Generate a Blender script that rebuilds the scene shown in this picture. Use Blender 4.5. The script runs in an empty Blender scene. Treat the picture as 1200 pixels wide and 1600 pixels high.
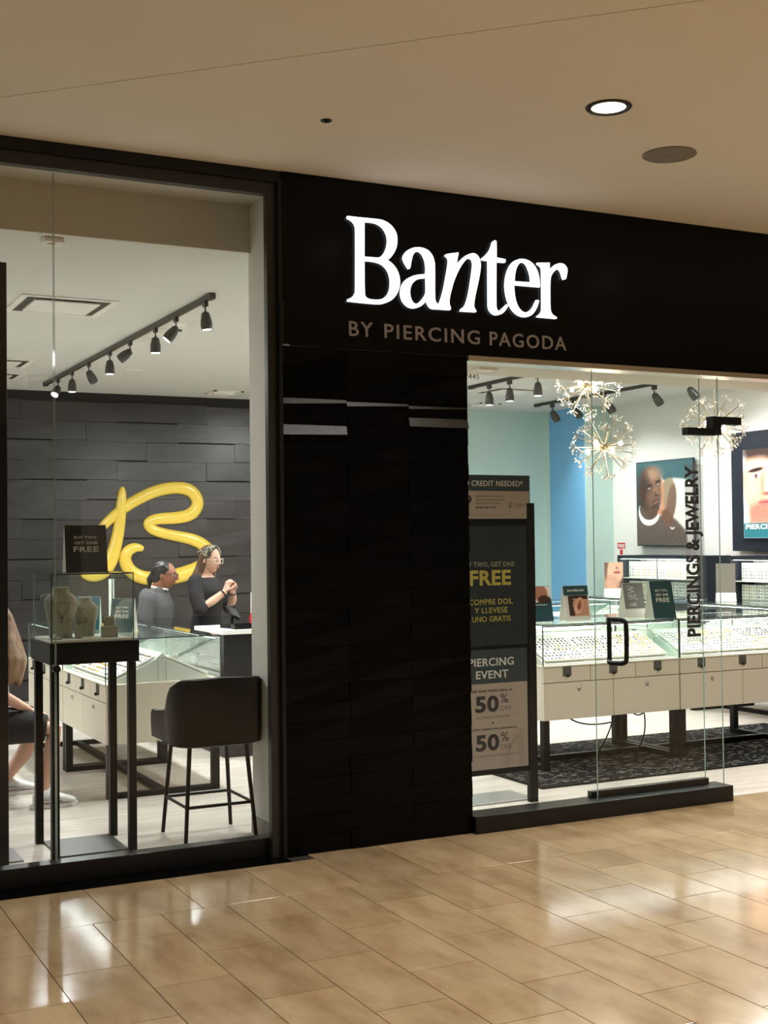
import bpy, bmesh, math, random
import numpy as np
from mathutils import Vector, Matrix

random.seed(7)
rng = np.random.default_rng(7)
scene = bpy.context.scene
COL = scene.collection
PI = math.pi


def R(d):
    return math.radians(d)


def srgb(r, g, b):
    f = lambda c: (c / 255) / 12.92 if c / 255 <= 0.04045 else ((c / 255 + 0.055) / 1.055) ** 2.4
    return (f(r), f(g), f(b), 1.0)


# ------------------------------------------------------------------ camera
cam_d = bpy.data.cameras.new('camera')
cam_o = bpy.data.objects.new('camera', cam_d)
COL.objects.link(cam_o)
yaw, pitch, roll = R(26.866), R(1.350), R(-0.650)
fw = Vector((math.sin(yaw) * math.cos(pitch), math.cos(yaw) * math.cos(pitch), math.sin(pitch)))
rt = Vector((math.cos(yaw), -math.sin(yaw), 0))
up = rt.cross(fw)
r2 = rt * math.cos(roll) + up * math.sin(roll)
u2 = -rt * math.sin(roll) + up * math.cos(roll)
cam_o.matrix_world = Matrix(((r2.x, u2.x, -fw.x, 0), (r2.y, u2.y, -fw.y, -6.340), (r2.z, u2.z, -fw.z, 1.66), (0, 0, 0, 1)))
cam_d.sensor_fit = 'VERTICAL'
cam_d.sensor_height = 24
cam_d.lens = 2003.6 / 1600 * 24
cam_d.clip_end = 100
scene.camera = cam_o

# ------------------------------------------------------------------ world, view
w = bpy.data.worlds.new('world')
scene.world = w
w.use_nodes = True
w.node_tree.nodes['Background'].inputs[0].default_value = srgb(255, 235, 210)
w.node_tree.nodes['Background'].inputs[1].default_value = 0.08
scene.view_settings.view_transform = 'Standard'
scene.view_settings.look = 'None'
scene.view_settings.exposure = 0.22
scene.view_settings.gamma = 1.0
scene.view_settings.use_curve_mapping = False
scene.cycles.use_denoising = True
scene.cycles.max_bounces = 7
scene.cycles.diffuse_bounces = 4
scene.cycles.glossy_bounces = 4
scene.cycles.adaptive_threshold = 0.03
scene.cycles.transparent_max_bounces = 40
scene.cycles.sample_clamp_indirect = 6.0
scene.cycles.caustics_reflective = False
scene.cycles.caustics_refractive = False

MALL_DOWN = 250     # watts of each recessed concourse downlight
TRACK_SPOT = 185    # watts of each track head in the store
FILL_PANEL = 40          # watts of each unseen fill panel added to the store ceiling
CASE_LED = 2.6      # watts of each showcase strip


def light(name, kind, energy, color, loc, parent=None, **kw):
    d = bpy.data.lights.new(name, kind)
    d.energy = energy
    d.color = color
    for k, v in kw.items():
        setattr(d, k, v)
    o = bpy.data.objects.new(name, d)
    COL.objects.link(o)
    o.location = loc
    if parent:
        o.parent = parent
    return o


WARMW = (1.0, 0.955, 0.88)
COOLW = (0.97, 1.0, 0.99)

# ------------------------------------------------------------------ materials
MATS = {}


def mat(name, col, rough=0.5, metal=0.0, spec=0.5, emit=None, estr=1.0, noise=None, bump=None, rand=0.0, coat=0.0):
    if name in MATS:
        return MATS[name]
    m = bpy.data.materials.new(name)
    m.use_nodes = True
    nt = m.node_tree
    b = nt.nodes['Principled BSDF']
    c = srgb(*col)
    b.inputs['Base Color'].default_value = c
    b.inputs['Roughness'].default_value = rough
    b.inputs['Metallic'].default_value = metal
    b.inputs['Specular IOR Level'].default_value = spec
    b.inputs['Coat Weight'].default_value = coat
    if emit:
        b.inputs['Emission Color'].default_value = srgb(*emit)
        b.inputs['Emission Strength'].default_value = estr
    tc = nt.nodes.new('ShaderNodeTexCoord')
    if noise:      # (scale xyz, colour 2, contrast low, contrast high, use world coordinates)
        sc, col2, lo, hi = noise
        mp = nt.nodes.new('ShaderNodeMapping')
        mp.inputs['Scale'].default_value = sc
        geo = nt.nodes.new('ShaderNodeNewGeometry')
        nt.links.new(geo.outputs['Position'], mp.inputs[0])
        nz = nt.nodes.new('ShaderNodeTexNoise')
        nz.inputs['Scale'].default_value = 1.0
        nz.inputs['Detail'].default_value = 8
        nz.inputs['Roughness'].default_value = 0.62
        nt.links.new(mp.outputs[0], nz.inputs['Vector'])
        cr = nt.nodes.new('ShaderNodeValToRGB')
        cr.color_ramp.elements[0].position = lo
        cr.color_ramp.elements[0].color = srgb(*col2)
        cr.color_ramp.elements[1].position = hi
        cr.color_ramp.elements[1].color = c
        nt.links.new(nz.outputs['Fac'], cr.inputs[0])
        out = cr.outputs[0]
        if rand:
            oi = nt.nodes.new('ShaderNodeObjectInfo')
            mr = nt.nodes.new('ShaderNodeMapRange')
            mr.inputs['To Min'].default_value = 1 - rand
            mr.inputs['To Max'].default_value = 1 + rand
            nt.links.new(oi.outputs['Random'], mr.inputs['Value'])
            hs = nt.nodes.new('ShaderNodeHueSaturation')
            nt.links.new(mr.outputs[0], hs.inputs['Value'])
            nt.links.new(out, hs.inputs['Color'])
            out = hs.outputs[0]
        nt.links.new(out, b.inputs['Base Color'])
    if bump:       # (scale, strength)
        nz2 = nt.nodes.new('ShaderNodeTexNoise')
        nz2.inputs['Scale'].default_value = bump[0]
        nz2.inputs['Detail'].default_value = 4
        nt.links.new(tc.outputs['Object'], nz2.inputs['Vector'])
        bp = nt.nodes.new('ShaderNodeBump')
        bp.inputs['Strength'].default_value = bump[1]
        bp.inputs['Distance'].default_value = 0.01
        nt.links.new(nz2.outputs['Fac'], bp.inputs['Height'])
        nt.links.new(bp.outputs[0], b.inputs['Normal'])
    MATS[name] = m
    return m


def glass_mat(name, tint=(0.97, 0.99, 0.98), refl=(1, 1, 1), rough=0.0, k=1.0):
    m = bpy.data.materials.new(name)
    m.use_nodes = True
    nt = m.node_tree
    nt.nodes.remove(nt.nodes['Principled BSDF'])
    out = nt.nodes['Material Output']
    tr = nt.nodes.new('ShaderNodeBsdfTransparent')
    tr.inputs[0].default_value = (*tint, 1)
    gl = nt.nodes.new('ShaderNodeBsdfGlossy')
    gl.inputs['Color'].default_value = (*refl, 1)
    gl.inputs['Roughness'].default_value = rough
    # reflectance of a clear pane, the same from either face
    geo = nt.nodes.new('ShaderNodeNewGeometry')
    dt = nt.nodes.new('ShaderNodeVectorMath')
    dt.operation = 'DOT_PRODUCT'
    nt.links.new(geo.outputs['Incoming'], dt.inputs[0])
    nt.links.new(geo.outputs['Normal'], dt.inputs[1])
    ab = nt.nodes.new('ShaderNodeMath')
    ab.operation = 'ABSOLUTE'
    nt.links.new(dt.outputs['Value'], ab.inputs[0])
    om = nt.nodes.new('ShaderNodeMath')
    om.operation = 'SUBTRACT'
    om.inputs[0].default_value = 1.0
    nt.links.new(ab.outputs[0], om.inputs[1])
    pw = nt.nodes.new('ShaderNodeMath')
    pw.operation = 'POWER'
    pw.inputs[1].default_value = 5.0
    nt.links.new(om.outputs[0], pw.inputs[0])
    fr = nt.nodes.new('ShaderNodeMath')
    fr.operation = 'MULTIPLY_ADD'
    fr.inputs[1].default_value = 0.93
    fr.inputs[2].default_value = 0.035
    nt.links.new(pw.outputs[0], fr.inputs[0])
    mu = nt.nodes.new('ShaderNodeMath')
    mu.operation = 'MULTIPLY'
    mu.inputs[1].default_value = k
    mx = nt.nodes.new('ShaderNodeMixShader')
    nt.links.new(fr.outputs[0], mu.inputs[0])
    nt.links.new(mu.outputs[0], mx.inputs[0])
    nt.links.new(tr.outputs[0], mx.inputs[1])
    nt.links.new(gl.outputs[0], mx.inputs[2])
    nt.links.new(mx.outputs[0], out.inputs[0])
    MATS[name] = m
    return m


def vcol_mat(name, rough=0.4, spec=0.4, estr=0.0):
    m = bpy.data.materials.new(name)
    m.use_nodes = True
    nt = m.node_tree
    b = nt.nodes['Principled BSDF']
    at = nt.nodes.new('ShaderNodeVertexColor')
    at.layer_name = 'Col'
    nt.links.new(at.outputs[0], b.inputs['Base Color'])
    b.inputs['Roughness'].default_value = rough
    b.inputs['Specular IOR Level'].default_value = spec
    if estr:
        nt.links.new(at.outputs[0], b.inputs['Emission Color'])
        b.inputs['Emission Strength'].default_value = estr
    MATS[name] = m
    return m


def brick_floor_mat():
    m = mat('concourse_far_tile', (178, 152, 116), 0.16, 0, 0.5)
    nt = m.node_tree
    b = nt.nodes['Principled BSDF']
    geo = nt.nodes.new('ShaderNodeNewGeometry')
    mp = nt.nodes.new('ShaderNodeMapping')
    mp.inputs['Rotation'].default_value = (0, 0, PI / 2)
    nt.links.new(geo.outputs['Position'], mp.inputs[0])
    br = nt.nodes.new('ShaderNodeTexBrick')
    br.inputs['Scale'].default_value = 1
    br.inputs['Brick Width'].default_value = 0.615
    br.inputs['Row Height'].default_value = 0.3075
    br.inputs['Mortar Size'].default_value = 0.002
    br.inputs['Color1'].default_value = srgb(172, 147, 112)
    br.inputs['Color2'].default_value = srgb(160, 134, 100)
    br.inputs['Mortar'].default_value = srgb(50, 40, 30)
    nt.links.new(mp.outputs[0], br.inputs[0])
    nt.links.new(br.outputs[0], b.inputs['Base Color'])
    return m


tile_m = mat('beige_travertine', (170, 147, 114), 0.12, 0, 0.5, noise=((5.5, 2.2, 1), (143, 118, 86), 0.33, 0.62), bump=(6, 0.02), rand=0.10)
far_tile_m = brick_floor_mat()
grout_m = mat('dark_grout', (40, 33, 26), 0.9)
blackstone_m = mat('black_slate', (4, 4, 5), 0.22, 0, 0.12, noise=((9, 9, 3), (3, 3, 4), 0.3, 0.7), bump=(30, 0.15))
glint_m = mat('glint_slate', (10, 8, 7), 0.30, 0, 0.7, bump=(120, 0.25))  # glossier slate, only for the faces shaped to glint
greyslab_m = mat('charcoal_slab', (58, 55, 54), 0.30, 0, 0.5, noise=((2.2, 2.2, 7), (40, 38, 38), 0.35, 0.65), bump=(18, 0.12), rand=0.16)
fascia_m = mat('black_fascia_panel', (6, 7, 10), 0.2, 0, 0.14)
frame_m = mat('black_frame_metal', (22, 23, 25), 0.38, 0.2, 0.4)
framegrey_m = mat('dark_bronze_frame', (52, 51, 50), 0.35, 0.4, 0.5)
sill_m = mat('black_sill_metal', (14, 15, 17), 0.3, 0.1, 0.5)
mallceil_m = mat('concourse_plaster', (232, 227, 217), 0.8, 0, 0.2)
joint_m = mat('ceiling_joint', (70, 62, 50), 0.9)
white_m = mat('white_wall_paint', (226, 224, 218), 0.6, 0, 0.3)
ceil_m = mat('store_ceiling_paint', (212, 212, 207), 0.75, 0, 0.2)
soffit_m = mat('beige_soffit_paint', (205, 200, 188), 0.7, 0, 0.2)
mint_m = mat('mint_wall_paint', (192, 216, 209), 0.55, 0, 0.3)
blue_m = mat('sky_blue', (120, 180, 224), 0.5, 0, 0.3)
navy_m = mat('dark_navy_laminate', (34, 38, 48), 0.4, 0, 0.4)
vinyl_m = mat('pale_oak_vinyl', (206, 198, 188), 0.32, 0, 0.4, noise=((1.6, 14, 1), (172, 162, 152), 0.32, 0.66))
rug_m = mat('charcoal_rug', (40, 39, 40), 0.95, 0, 0.1, noise=((60, 25, 1), (15, 15, 16), 0.42, 0.60), bump=(160, 0.6))
fleck_m = mat('rug_white_yarn', (160, 158, 152), 0.95, 0, 0.1)
cream_m = mat('cream_laminate', (226, 219, 202), 0.4, 0, 0.4)
seam_m = mat('shadow_gap', (70, 66, 60), 0.8)
black_m = mat('black_powdercoat', (15, 15, 17), 0.45, 0.0, 0.25)
darkmetal_m = mat('gunmetal', (44, 44, 46), 0.4, 0.5, 0.5)
leather_m = mat('black_leatherette', (13, 14, 16), 0.48, 0, 0.25, bump=(90, 0.12))
chrome_m = mat('brushed_steel', (190, 188, 182), 0.25, 1.0)
headmetal_m = mat('brushed_track_head', (74, 73, 71), 0.38, 0.5)
acryl_m = mat('smoky_acrylic_tag', (96, 96, 94), 0.2, 0, 0.5)
lens_m = mat('lit_lens', (255, 250, 240), 0.3, emit=(255, 248, 235), estr=18)
bulb_m = mat('warm_bulb', (255, 235, 200), 0.3, emit=(255, 228, 185), estr=28)
led_m = mat('led_strip', (255, 255, 250), 0.3, emit=(250, 252, 255), estr=10)
signwhite_m = mat('lit_white_acrylic', (250, 252, 255), 0.3, emit=(240, 246, 255), estr=1.6)
signgrey_m = mat('grey_vinyl_letters', (160, 158, 166), 0.5)
yellow_m = mat('glossy_yellow_paint', (238, 206, 84), 0.22, 0, 0.5, coat=0.3)
paper_m = mat('white_card', (232, 230, 224), 0.6)
teal_m = mat('deep_teal_print', (28, 74, 80), 0.45)
darkteal_m = mat('near_black_teal_print', (26, 36, 40), 0.4)
slate_print_m = mat('slate_print', (44, 56, 60), 0.45)
tan_print_m = mat('warm_grey_print', (152, 140, 128), 0.55)
ink_m = mat('dark_print_ink', (32, 34, 38), 0.6)
inkgrey_m = mat('grey_print_ink', (110, 102, 94), 0.6)
lemon_m = mat('olive_yellow_ink', (160, 148, 66), 0.6)
greywhite_m = mat('pale_grey_ink', (196, 194, 188), 0.6)
vinylblack_m = mat('black_vinyl_decal', (40, 40, 42), 0.5)
linen_m = mat('grey_linen_bust', (168, 162, 148), 0.85, bump=(140, 0.3))
pad_m = mat('white_jewelry_pad', (240, 238, 226), 0.7)
gold_m = mat('gold', (214, 172, 78), 0.28, 1.0)
silver_m = mat('silver', (112, 110, 108), 0.4, 0.7)
crystal_m = mat('crystal_bead', (214, 212, 208), 0.06, 0, 0.9, coat=1.0)
brass_m = mat('pale_brass', (170, 156, 132), 0.3, 0.9)
skin_a = mat('skin_light', (214, 168, 146), 0.5, 0, 0.4)
skin_b = mat('skin_brown', (150, 98, 74), 0.5, 0, 0.4)
hair_brown = mat('brown_hair', (104, 72, 50), 0.5, noise=((60, 60, 6), (62, 42, 30), 0.35, 0.65))
hair_fair = mat('fair_brown_hair', (150, 116, 82), 0.5, noise=((60, 60, 6), (98, 70, 48), 0.35, 0.65))
hair_black = mat('black_hair', (34, 28, 28), 0.45, noise=((60, 60, 6), (18, 15, 16), 0.35, 0.65))
knit_black = mat('black_knit', (24, 24, 28), 0.85, bump=(120, 0.3))
hoodie_grey = mat('charcoal_sweatshirt', (76, 76, 78), 0.9, bump=(60, 0.3))
cloth_black = mat('black_cloth', (26, 25, 27), 0.85)
jean_m = mat('dark_trousers', (38, 40, 48), 0.9)
sneaker_m = mat('white_sneaker', (222, 220, 218), 0.5)
sneaker_grey = mat('grey_sneaker_panels', (140, 138, 142), 0.6)
lip_m = mat('lips', (176, 84, 80), 0.45)
eye_w = mat('eye_white', (230, 226, 220), 0.3)
eye_d = mat('dark_iris', (40, 28, 22), 0.3)
band_m = mat('patterned_headband', (150, 144, 116), 0.8, noise=((48, 48, 48), (18, 19, 21), 0.48, 0.54))
clear_m = mat('clear_spectacle_frame', (226, 214, 204), 0.2)
red_m = mat('red_gloss', (190, 34, 40), 0.3)
print_m = vcol_mat('photo_print')
litprint_m = vcol_mat('backlit_print', estr=0.55)
glass_m = glass_mat('storefront_glass', (0.98, 0.992, 0.988), k=0.38)
case_glass_m = glass_mat('showcase_glass', (0.96, 0.988, 0.975), k=0.8)
edge_m = mat('polished_glass_edge', (150, 180, 170), 0.1, 0, 0.8)
frost_m = glass_mat('frosted_strip', (0.86, 0.86, 0.86), (0.8, 0.8, 0.8), 0.6, 2.0)


# ------------------------------------------------------------------ mesh helpers
class MB:
    def __init__(s):
        s.v = []
        s.f = []

    def add(s, vs, fs):
        o = len(s.v)
        s.v += [tuple(p) for p in vs]
        s.f += [tuple(i + o for i in f) for f in fs]
        return s

    def box(s, x0, y0, z0, x1, y1, z1, M=None):
        vs = [(x0, y0, z0), (x1, y0, z0), (x1, y1, z0), (x0, y1, z0), (x0, y0, z1), (x1, y0, z1), (x1, y1, z1), (x0, y1, z1)]
        if M is not None:
            vs = [tuple(M @ Vector(p)) for p in vs]
        return s.add(vs, [(0, 3, 2, 1), (4, 5, 6, 7), (0, 1, 5, 4), (1, 2, 6, 5), (2, 3, 7, 6), (3, 0, 4, 7)])

    def rings(s, rs, cap=True):
        n = len(rs[0])
        o = len(s.v)
        for r in rs:
            s.v += [tuple(p) for p in r]
        for k in range(len(rs) - 1):
            for i in range(n):
                j = (i + 1) % n
                s.f.append((o + k * n + i, o + k * n + j, o + (k + 1) * n + j, o + (k + 1) * n + i))
        if cap:
            s.f.append(tuple(o + i for i in range(n))[::-1])
            s.f.append(tuple(o + (len(rs) - 1) * n + i for i in range(n)))
        return s

    def tube(s, pts, rad, n=10, rounded=False, flat=1.0, side=None):
        pts = [Vector(p) for p in pts]
        if not hasattr(rad, '__len__'):
            rad = [rad] * len(pts)
        rad = list(rad)
        if rounded:
            t0 = (pts[0] - pts[1]).normalized()
            t1 = (pts[-1] - pts[-2]).normalized()
            a, b = rad[0], rad[-1]
            pts = [pts[0] + t0 * a * 0.95, pts[0] + t0 * a * 0.7] + pts + [pts[-1] + t1 * b * 0.7, pts[-1] + t1 * b * 0.95]
            rad = [a * 0.3, a * 0.72] + rad + [b * 0.72, b * 0.3]
        rs = []
        prev = Vector(side) if side is not None else None
        for i, p in enumerate(pts):
            a = pts[max(i - 1, 0)]
            b = pts[min(i + 1, len(pts) - 1)]
            t = (b - a)
            t = t.normalized() if t.length > 1e-9 else Vector((0, 0, 1))
            if prev is None:
                prev = t.orthogonal()
            x = prev - t * prev.dot(t)
            x = x.normalized() if x.length > 1e-6 else t.orthogonal().normalized()
            prev = x
            y = t.cross(x)
            rs.append([p + x * rad[i] * math.cos(2 * PI * k / n) + y * rad[i] * flat * math.sin(2 * PI * k / n) for k in range(n)])
        return s.rings(rs)

    def lathe(s, prof, n=20, M=None):
        rs = []
        for (r, z) in prof:
            ring = [Vector((r * math.cos(2 * PI * k / n), r * math.sin(2 * PI * k / n), z)) for k in range(n)]
            if M is not None:
                ring = [M @ p for p in ring]
            rs.append(ring)
        return s.rings(rs)

    def ell(s, c, rx, ry, rz, n=14, m=9, M=None):
        c = Vector(c)
        rs = []
        for k in range(m):
            a = -PI / 2 + PI * (k + 0.5) / m
            ring = []
            for i in range(n):
                b = 2 * PI * i / n
                p = Vector((rx * math.cos(a) * math.cos(b), ry * math.cos(a) * math.sin(b), rz * math.sin(a)))
                if M is not None:
                    p = M @ p
                ring.append(c + p)
            rs.append(ring)
        return s.rings(rs)

    def prism(s, poly, d0, d1, ax='y'):
        n = len(poly)
        def P(u, v, d):
            return (u, d, v) if ax == 'y' else ((d, u, v) if ax == 'x' else (u, v, d))
        vs = [P(u, v, d0) for u, v in poly] + [P(u, v, d1) for u, v in poly]
        fs = [tuple(range(n)), tuple(range(2 * n - 1, n - 1, -1))]
        for i in range(n):
            j = (i + 1) % n
            fs.append((i, i + n, j + n, j))
        return s.add(vs, fs)

    def mesh(s, name):
        me = bpy.data.meshes.new(name)
        me.from_pydata(s.v, [], s.f)
        bm = bmesh.new()
        bm.from_mesh(me)
        bmesh.ops.recalc_face_normals(bm, faces=bm.faces)
        bm.to_mesh(me)
        bm.free()
        return me

    def build(s, name, m, parent=None, smooth=False, bevel=0.0, loc=None, rot=None):
        me = s.mesh(name)
        return link(name, me, m, parent, smooth, bevel, loc, rot)


def link(name, me, m, parent=None, smooth=False, bevel=0.0, loc=None, rot=None):
    if m is not None and not len(me.materials):
        me.materials.append(m)
    if smooth:
        me.polygons.foreach_set('use_smooth', [True] * len(me.polygons))
        if smooth == 'auto':
            me.set_sharp_from_angle(angle=R(40))
    o = bpy.data.objects.new(name, me)
    COL.objects.link(o)
    if parent:
        o.parent = parent
    if loc is not None:
        o.location = loc
    if rot is not None:
        o.rotation_euler = rot
    if bevel:
        b = o.modifiers.new('bevel', 'BEVEL')
        b.width = bevel
        b.segments = 2
        b.limit_method = 'ANGLE'
    return o


def tag(o, label, cat, group=None):
    o['label'] = label
    o['category'] = cat
    if group:
        o['group'] = group
    return o


def thing(name, label, cat, loc=(0, 0, 0), rotz=0.0, group=None):
    o = bpy.data.objects.new(name, None)
    o.empty_display_size = 0.1
    COL.objects.link(o)
    o.location = loc
    o.rotation_euler = (0, 0, rotz)
    return tag(o, label, cat, group)


def struct(o, label=None):
    o['kind'] = 'structure'
    if label:
        o['label'] = label
    return o


def sempty(name, loc=(0, 0, 0)):
    o = bpy.data.objects.new(name, None)
    o.empty_display_size = 0.1
    COL.objects.link(o)
    o.location = loc
    return struct(o)


def copy_tree(o, parent=None):
    c = o.copy()
    COL.objects.link(c)
    c.parent = parent
    for ch in list(o.children):
        copy_tree(ch, c)
    return c


def B(x0, y0, z0, x1, y1, z1, M=None):
    return MB().box(x0, y0, z0, x1, y1, z1, M)


TXT = {}


def text_mesh(body, bold=0.0, extrude=0.0, spacing=1.0, line=1.0, align='LEFT'):
    cu = bpy.data.curves.new('lettering', 'FONT')
    cu.body = body
    cu.offset = bold
    cu.extrude = extrude
    cu.resolution_u = 3
    cu.space_character = spacing
    cu.space_line = line
    cu.align_x = align
    ob = bpy.data.objects.new('lettering', cu)
    me = bpy.data.meshes.new_from_object(ob)
    bpy.data.objects.remove(ob)
    bpy.data.curves.remove(cu)
    me.materials.clear()
    return me


def text_fit(body, m, parent, origin, ux, uy, wd, ht, bold=0.01, ext=0.0006, spacing=1.05, line=1.0, align='CENTER', name='lettering', keep=False):
    """lettering scaled into a box of width wd and height ht whose lower left corner is origin; ux, uy span its plane"""
    me = text_mesh(body, bold, 0.01, spacing, line, align)
    co = np.empty(len(me.vertices) * 3)
    me.vertices.foreach_get('co', co)
    co = co.reshape(-1, 3)
    mn, mx = co.min(0), co.max(0)
    sx = wd / (mx[0] - mn[0])
    sy = ht / (mx[1] - mn[1])
    ux, uy = np.array(ux, float), np.array(uy, float)
    uz = np.cross(ux, uy)
    q = np.array(origin, float) + np.outer((co[:, 0] - mn[0]) * sx, ux) + np.outer((co[:, 1] - mn[1]) * sy, uy) + np.outer((co[:, 2] + 0.01) / 0.02 * ext, uz)
    me.vertices.foreach_set('co', q.ravel())
    me.update()
    return link(name, me, m, parent)


def print_mesh(name, wd, ht, nx, ny, painter, m, parent, origin, ux, uy):
    """flat photographic print: a grid whose vertices carry the printed colours"""
    u, v = np.meshgrid(np.linspace(0, 1, nx), np.linspace(0, 1, ny))
    rgb = painter(u, v)
    ux, uy = np.array(ux, float), np.array(uy, float)
    P = np.array(origin, float) + u.reshape(-1, 1) * wd * ux + v.reshape(-1, 1) * ht * uy
    idx = np.arange(nx * ny).reshape(ny, nx)
    F = np.stack([idx[:-1, :-1], idx[:-1, 1:], idx[1:, 1:], idx[1:, :-1]], -1).reshape(-1, 4)
    me = bpy.data.meshes.new(name)
    me.from_pydata(P.tolist(), [], F.tolist())
    ca = me.color_attributes.new('Col', 'FLOAT_COLOR', 'POINT')
    c = np.clip(rgb, 0, 255).reshape(-1, 3) / 255
    lin = np.where(c <= 0.04045, c / 12.92, ((c + 0.055) / 1.055) ** 2.4)
    ca.data.foreach_set('color', np.c_[lin, np.ones(len(lin))].astype(np.float32).ravel())
    return link(name, me, m, parent)


def paint(img, mask, col):
    return img * (1 - mask[..., None]) + np.array(col, float) * mask[..., None]


def smoothmask(d, s):
    return np.clip(0.5 - d / s, 0, 1)


def m_ell(u, v, cx, cy, rx, ry, rot=0, s=0.08):
    c, sn = math.cos(R(rot)), math.sin(R(rot))
    x, y = u - cx, v - cy
    a, b = (x * c + y * sn) / rx, (-x * sn + y * c) / ry
    return smoothmask(np.sqrt(a * a + b * b) - 1, s)


def m_poly(u, v, poly, s=0.012):
    """soft mask of a polygon, signed distance by edges"""
    ins = np.zeros(u.shape, bool)
    d = np.full(u.shape, 9.0)
    n = len(poly)
    for i in range(n):
        x0, y0 = poly[i]
        x1, y1 = poly[(i + 1) % n]
        ex, ey = x1 - x0, y1 - y0
        t = np.clip(((u - x0) * ex + (v - y0) * ey) / (ex * ex + ey * ey + 1e-12), 0, 1)
        d = np.minimum(d, np.hypot(u - x0 - t * ex, v - y0 - t * ey))
        cr = ((y0 > v) != (y1 > v)) & (u < (x1 - x0) * (v - y0) / (y1 - y0 + 1e-12) + x0)
        ins ^= cr
    return smoothmask(np.where(ins, -d, d), s)


def rotm(axis, deg):
    return Matrix.Rotation(R(deg), 4, axis)


def smooth_poly(pts, it=2):
    for _ in range(it):
        q = [pts[0]]
        for i in range(len(pts) - 1):
            a, b = np.array(pts[i]), np.array(pts[i + 1])
            q += [tuple(a * 0.75 + b * 0.25), tuple(a * 0.25 + b * 0.75)]
        q.append(pts[-1])
        pts = q
    return pts

# ================================================================== THE SETTING
TP = 0.3075          # tile module
ZC = 3.345           # store ceiling
MC = 3.65            # concourse ceiling
YB = 7.75            # back wall of the store
XW = 9.95            # right wall of the store
XP0, XP1 = 2.665, 3.752   # white return and right edge of the pillar between window and entrance
XF = 2.60            # left edge of the black pillar face

# ---- concourse floor: travertine tiles one by one near the shop front
floor = struct(MB().box(-5, -15, -0.12, 14, 0.06, -0.006).build('floor', grout_m), 'beige polished stone tile floor of the concourse')
tm = {}


def tile(name, x0, y0, x1, y1, m, g=0.0021):
    wx, wy = x1 - x0 - 2 * g, y1 - y0 - 2 * g
    k = (name, round(wx, 3), round(wy, 3))
    if k not in tm:
        b = 0.0005
        mb = MB()
        vs = [(-wx / 2, -wy / 2, -0.008), (wx / 2, -wy / 2, -0.008), (wx / 2, wy / 2, -0.008), (-wx / 2, wy / 2, -0.008),
              (-wx / 2, -wy / 2, -b), (wx / 2, -wy / 2, -b), (wx / 2, wy / 2, -b), (-wx / 2, wy / 2, -b),
              (-wx / 2 + b, -wy / 2 + b, 0), (wx / 2 - b, -wy / 2 + b, 0), (wx / 2 - b, wy / 2 - b, 0), (-wx / 2 + b, wy / 2 - b, 0)]
        fs = [(0, 1, 5, 4), (1, 2, 6, 5), (2, 3, 7, 6), (3, 0, 4, 7), (4, 5, 9, 8), (5, 6, 10, 9), (6, 7, 11, 10), (7, 4, 8, 11), (8, 9, 10, 11)]
        mb.add(vs, fs)
        me = mb.mesh(name)
        me.materials.append(m)
        tm[k] = me
    return link(name, tm[k], None, floor, loc=((x0 + x1) / 2, (y0 + y1) / 2, random.uniform(-0.0003, 0.0)))


X0 = 1.0946
YC = -0.698
TX0, TX1 = X0 - 4 * TP, X0 + 23 * TP
for k in range(-4, 23):                        # field tiles, half offset in every second column
    xa = X0 + k * TP
    y = YC
    if k % 2 == 1:
        tile('floor_tile', xa, y - TP, xa + TP, y, tile_m)
        y -= TP
    for j in range(5):
        if y < -3.3:
            break
        tile('floor_tile', xa, y - 2 * TP, xa + TP, y, tile_m)
        y -= 2 * TP
TW = 0.4075
k0 = -3
for k in range(k0, 17):                        # border course along the shop front
    xa = X0 + k * TW
    if xa + TW <= XF + 0.15:
        tile('border_tile', xa, YC, xa + TW, -0.113, tile_m)
    else:
        tile('border_tile', xa, YC, xa + TW, 0.0 if xa + TW < XP1 + 0.2 else 0.058, tile_m)
for k in range(-6, 7):                         # black threshold under the window
    xa = X0 - 0.03 + k * TP
    if xa < XF - 0.05:
        tile('threshold_tile', xa, -0.113, min(xa + TP, XF), 0.06, blackstone_m)
ff = MB()
yf = -3.46
ff.box(-5, -15, -0.01, 14, -3.46, 0.0)
ff.box(-5, -3.46, -0.01, TX0, 0.0, 0.0)
ff.box(TX1, -3.46, -0.01, 14, 0.0, 0.0)
struct(ff.build('floor_tiling_beyond', far_tile_m, floor))
for k in range(-4, 23):                        # the stepped edge of the loose tiles down to the far field
    xa = X0 + k * TP
    yl = YC - (TP if k % 2 == 1 else 0) - 2 * TP * (4 if k % 2 == 1 else 4)
    yl = max(yl, -3.5)
    if yl > -3.46:
        tile('floor_tile', xa, -3.46, xa + TP, yl, tile_m)

struct(B(-1.6, 0.06, -0.12, XW + 0.1, YB + 0.1, 0.0).build('floor_store', vinyl_m), 'pale wood-look vinyl floor inside the shop')

# ---- concourse ceiling in two plaster fields parted by a diagonal joint
ceil = sempty('ceiling')
ceil['label'] = 'beige plaster ceiling of the concourse'
MB().box(-5, -15, MC + 0.02, 14, 0.0, MC + 0.3).build('ceiling_backing', joint_m, ceil)
# joint runs through (1.049,-0.545) and (3.12,-2.661): x + y = 0.50
g = 0.004
MB().prism([(-5, 0.0), (0.50 - g, 0.0), (14, -13.5 - g), (14, -15), (-5, -15)], MC, MC + 0.03, 'z').build('ceiling_field', mallceil_m, ceil)
MB().prism([(0.50 + g, 0.0), (14, 0.0), (14, -13.5 + g)], MC, MC + 0.03, 'z').build('ceiling_field', mallceil_m, ceil)

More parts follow.
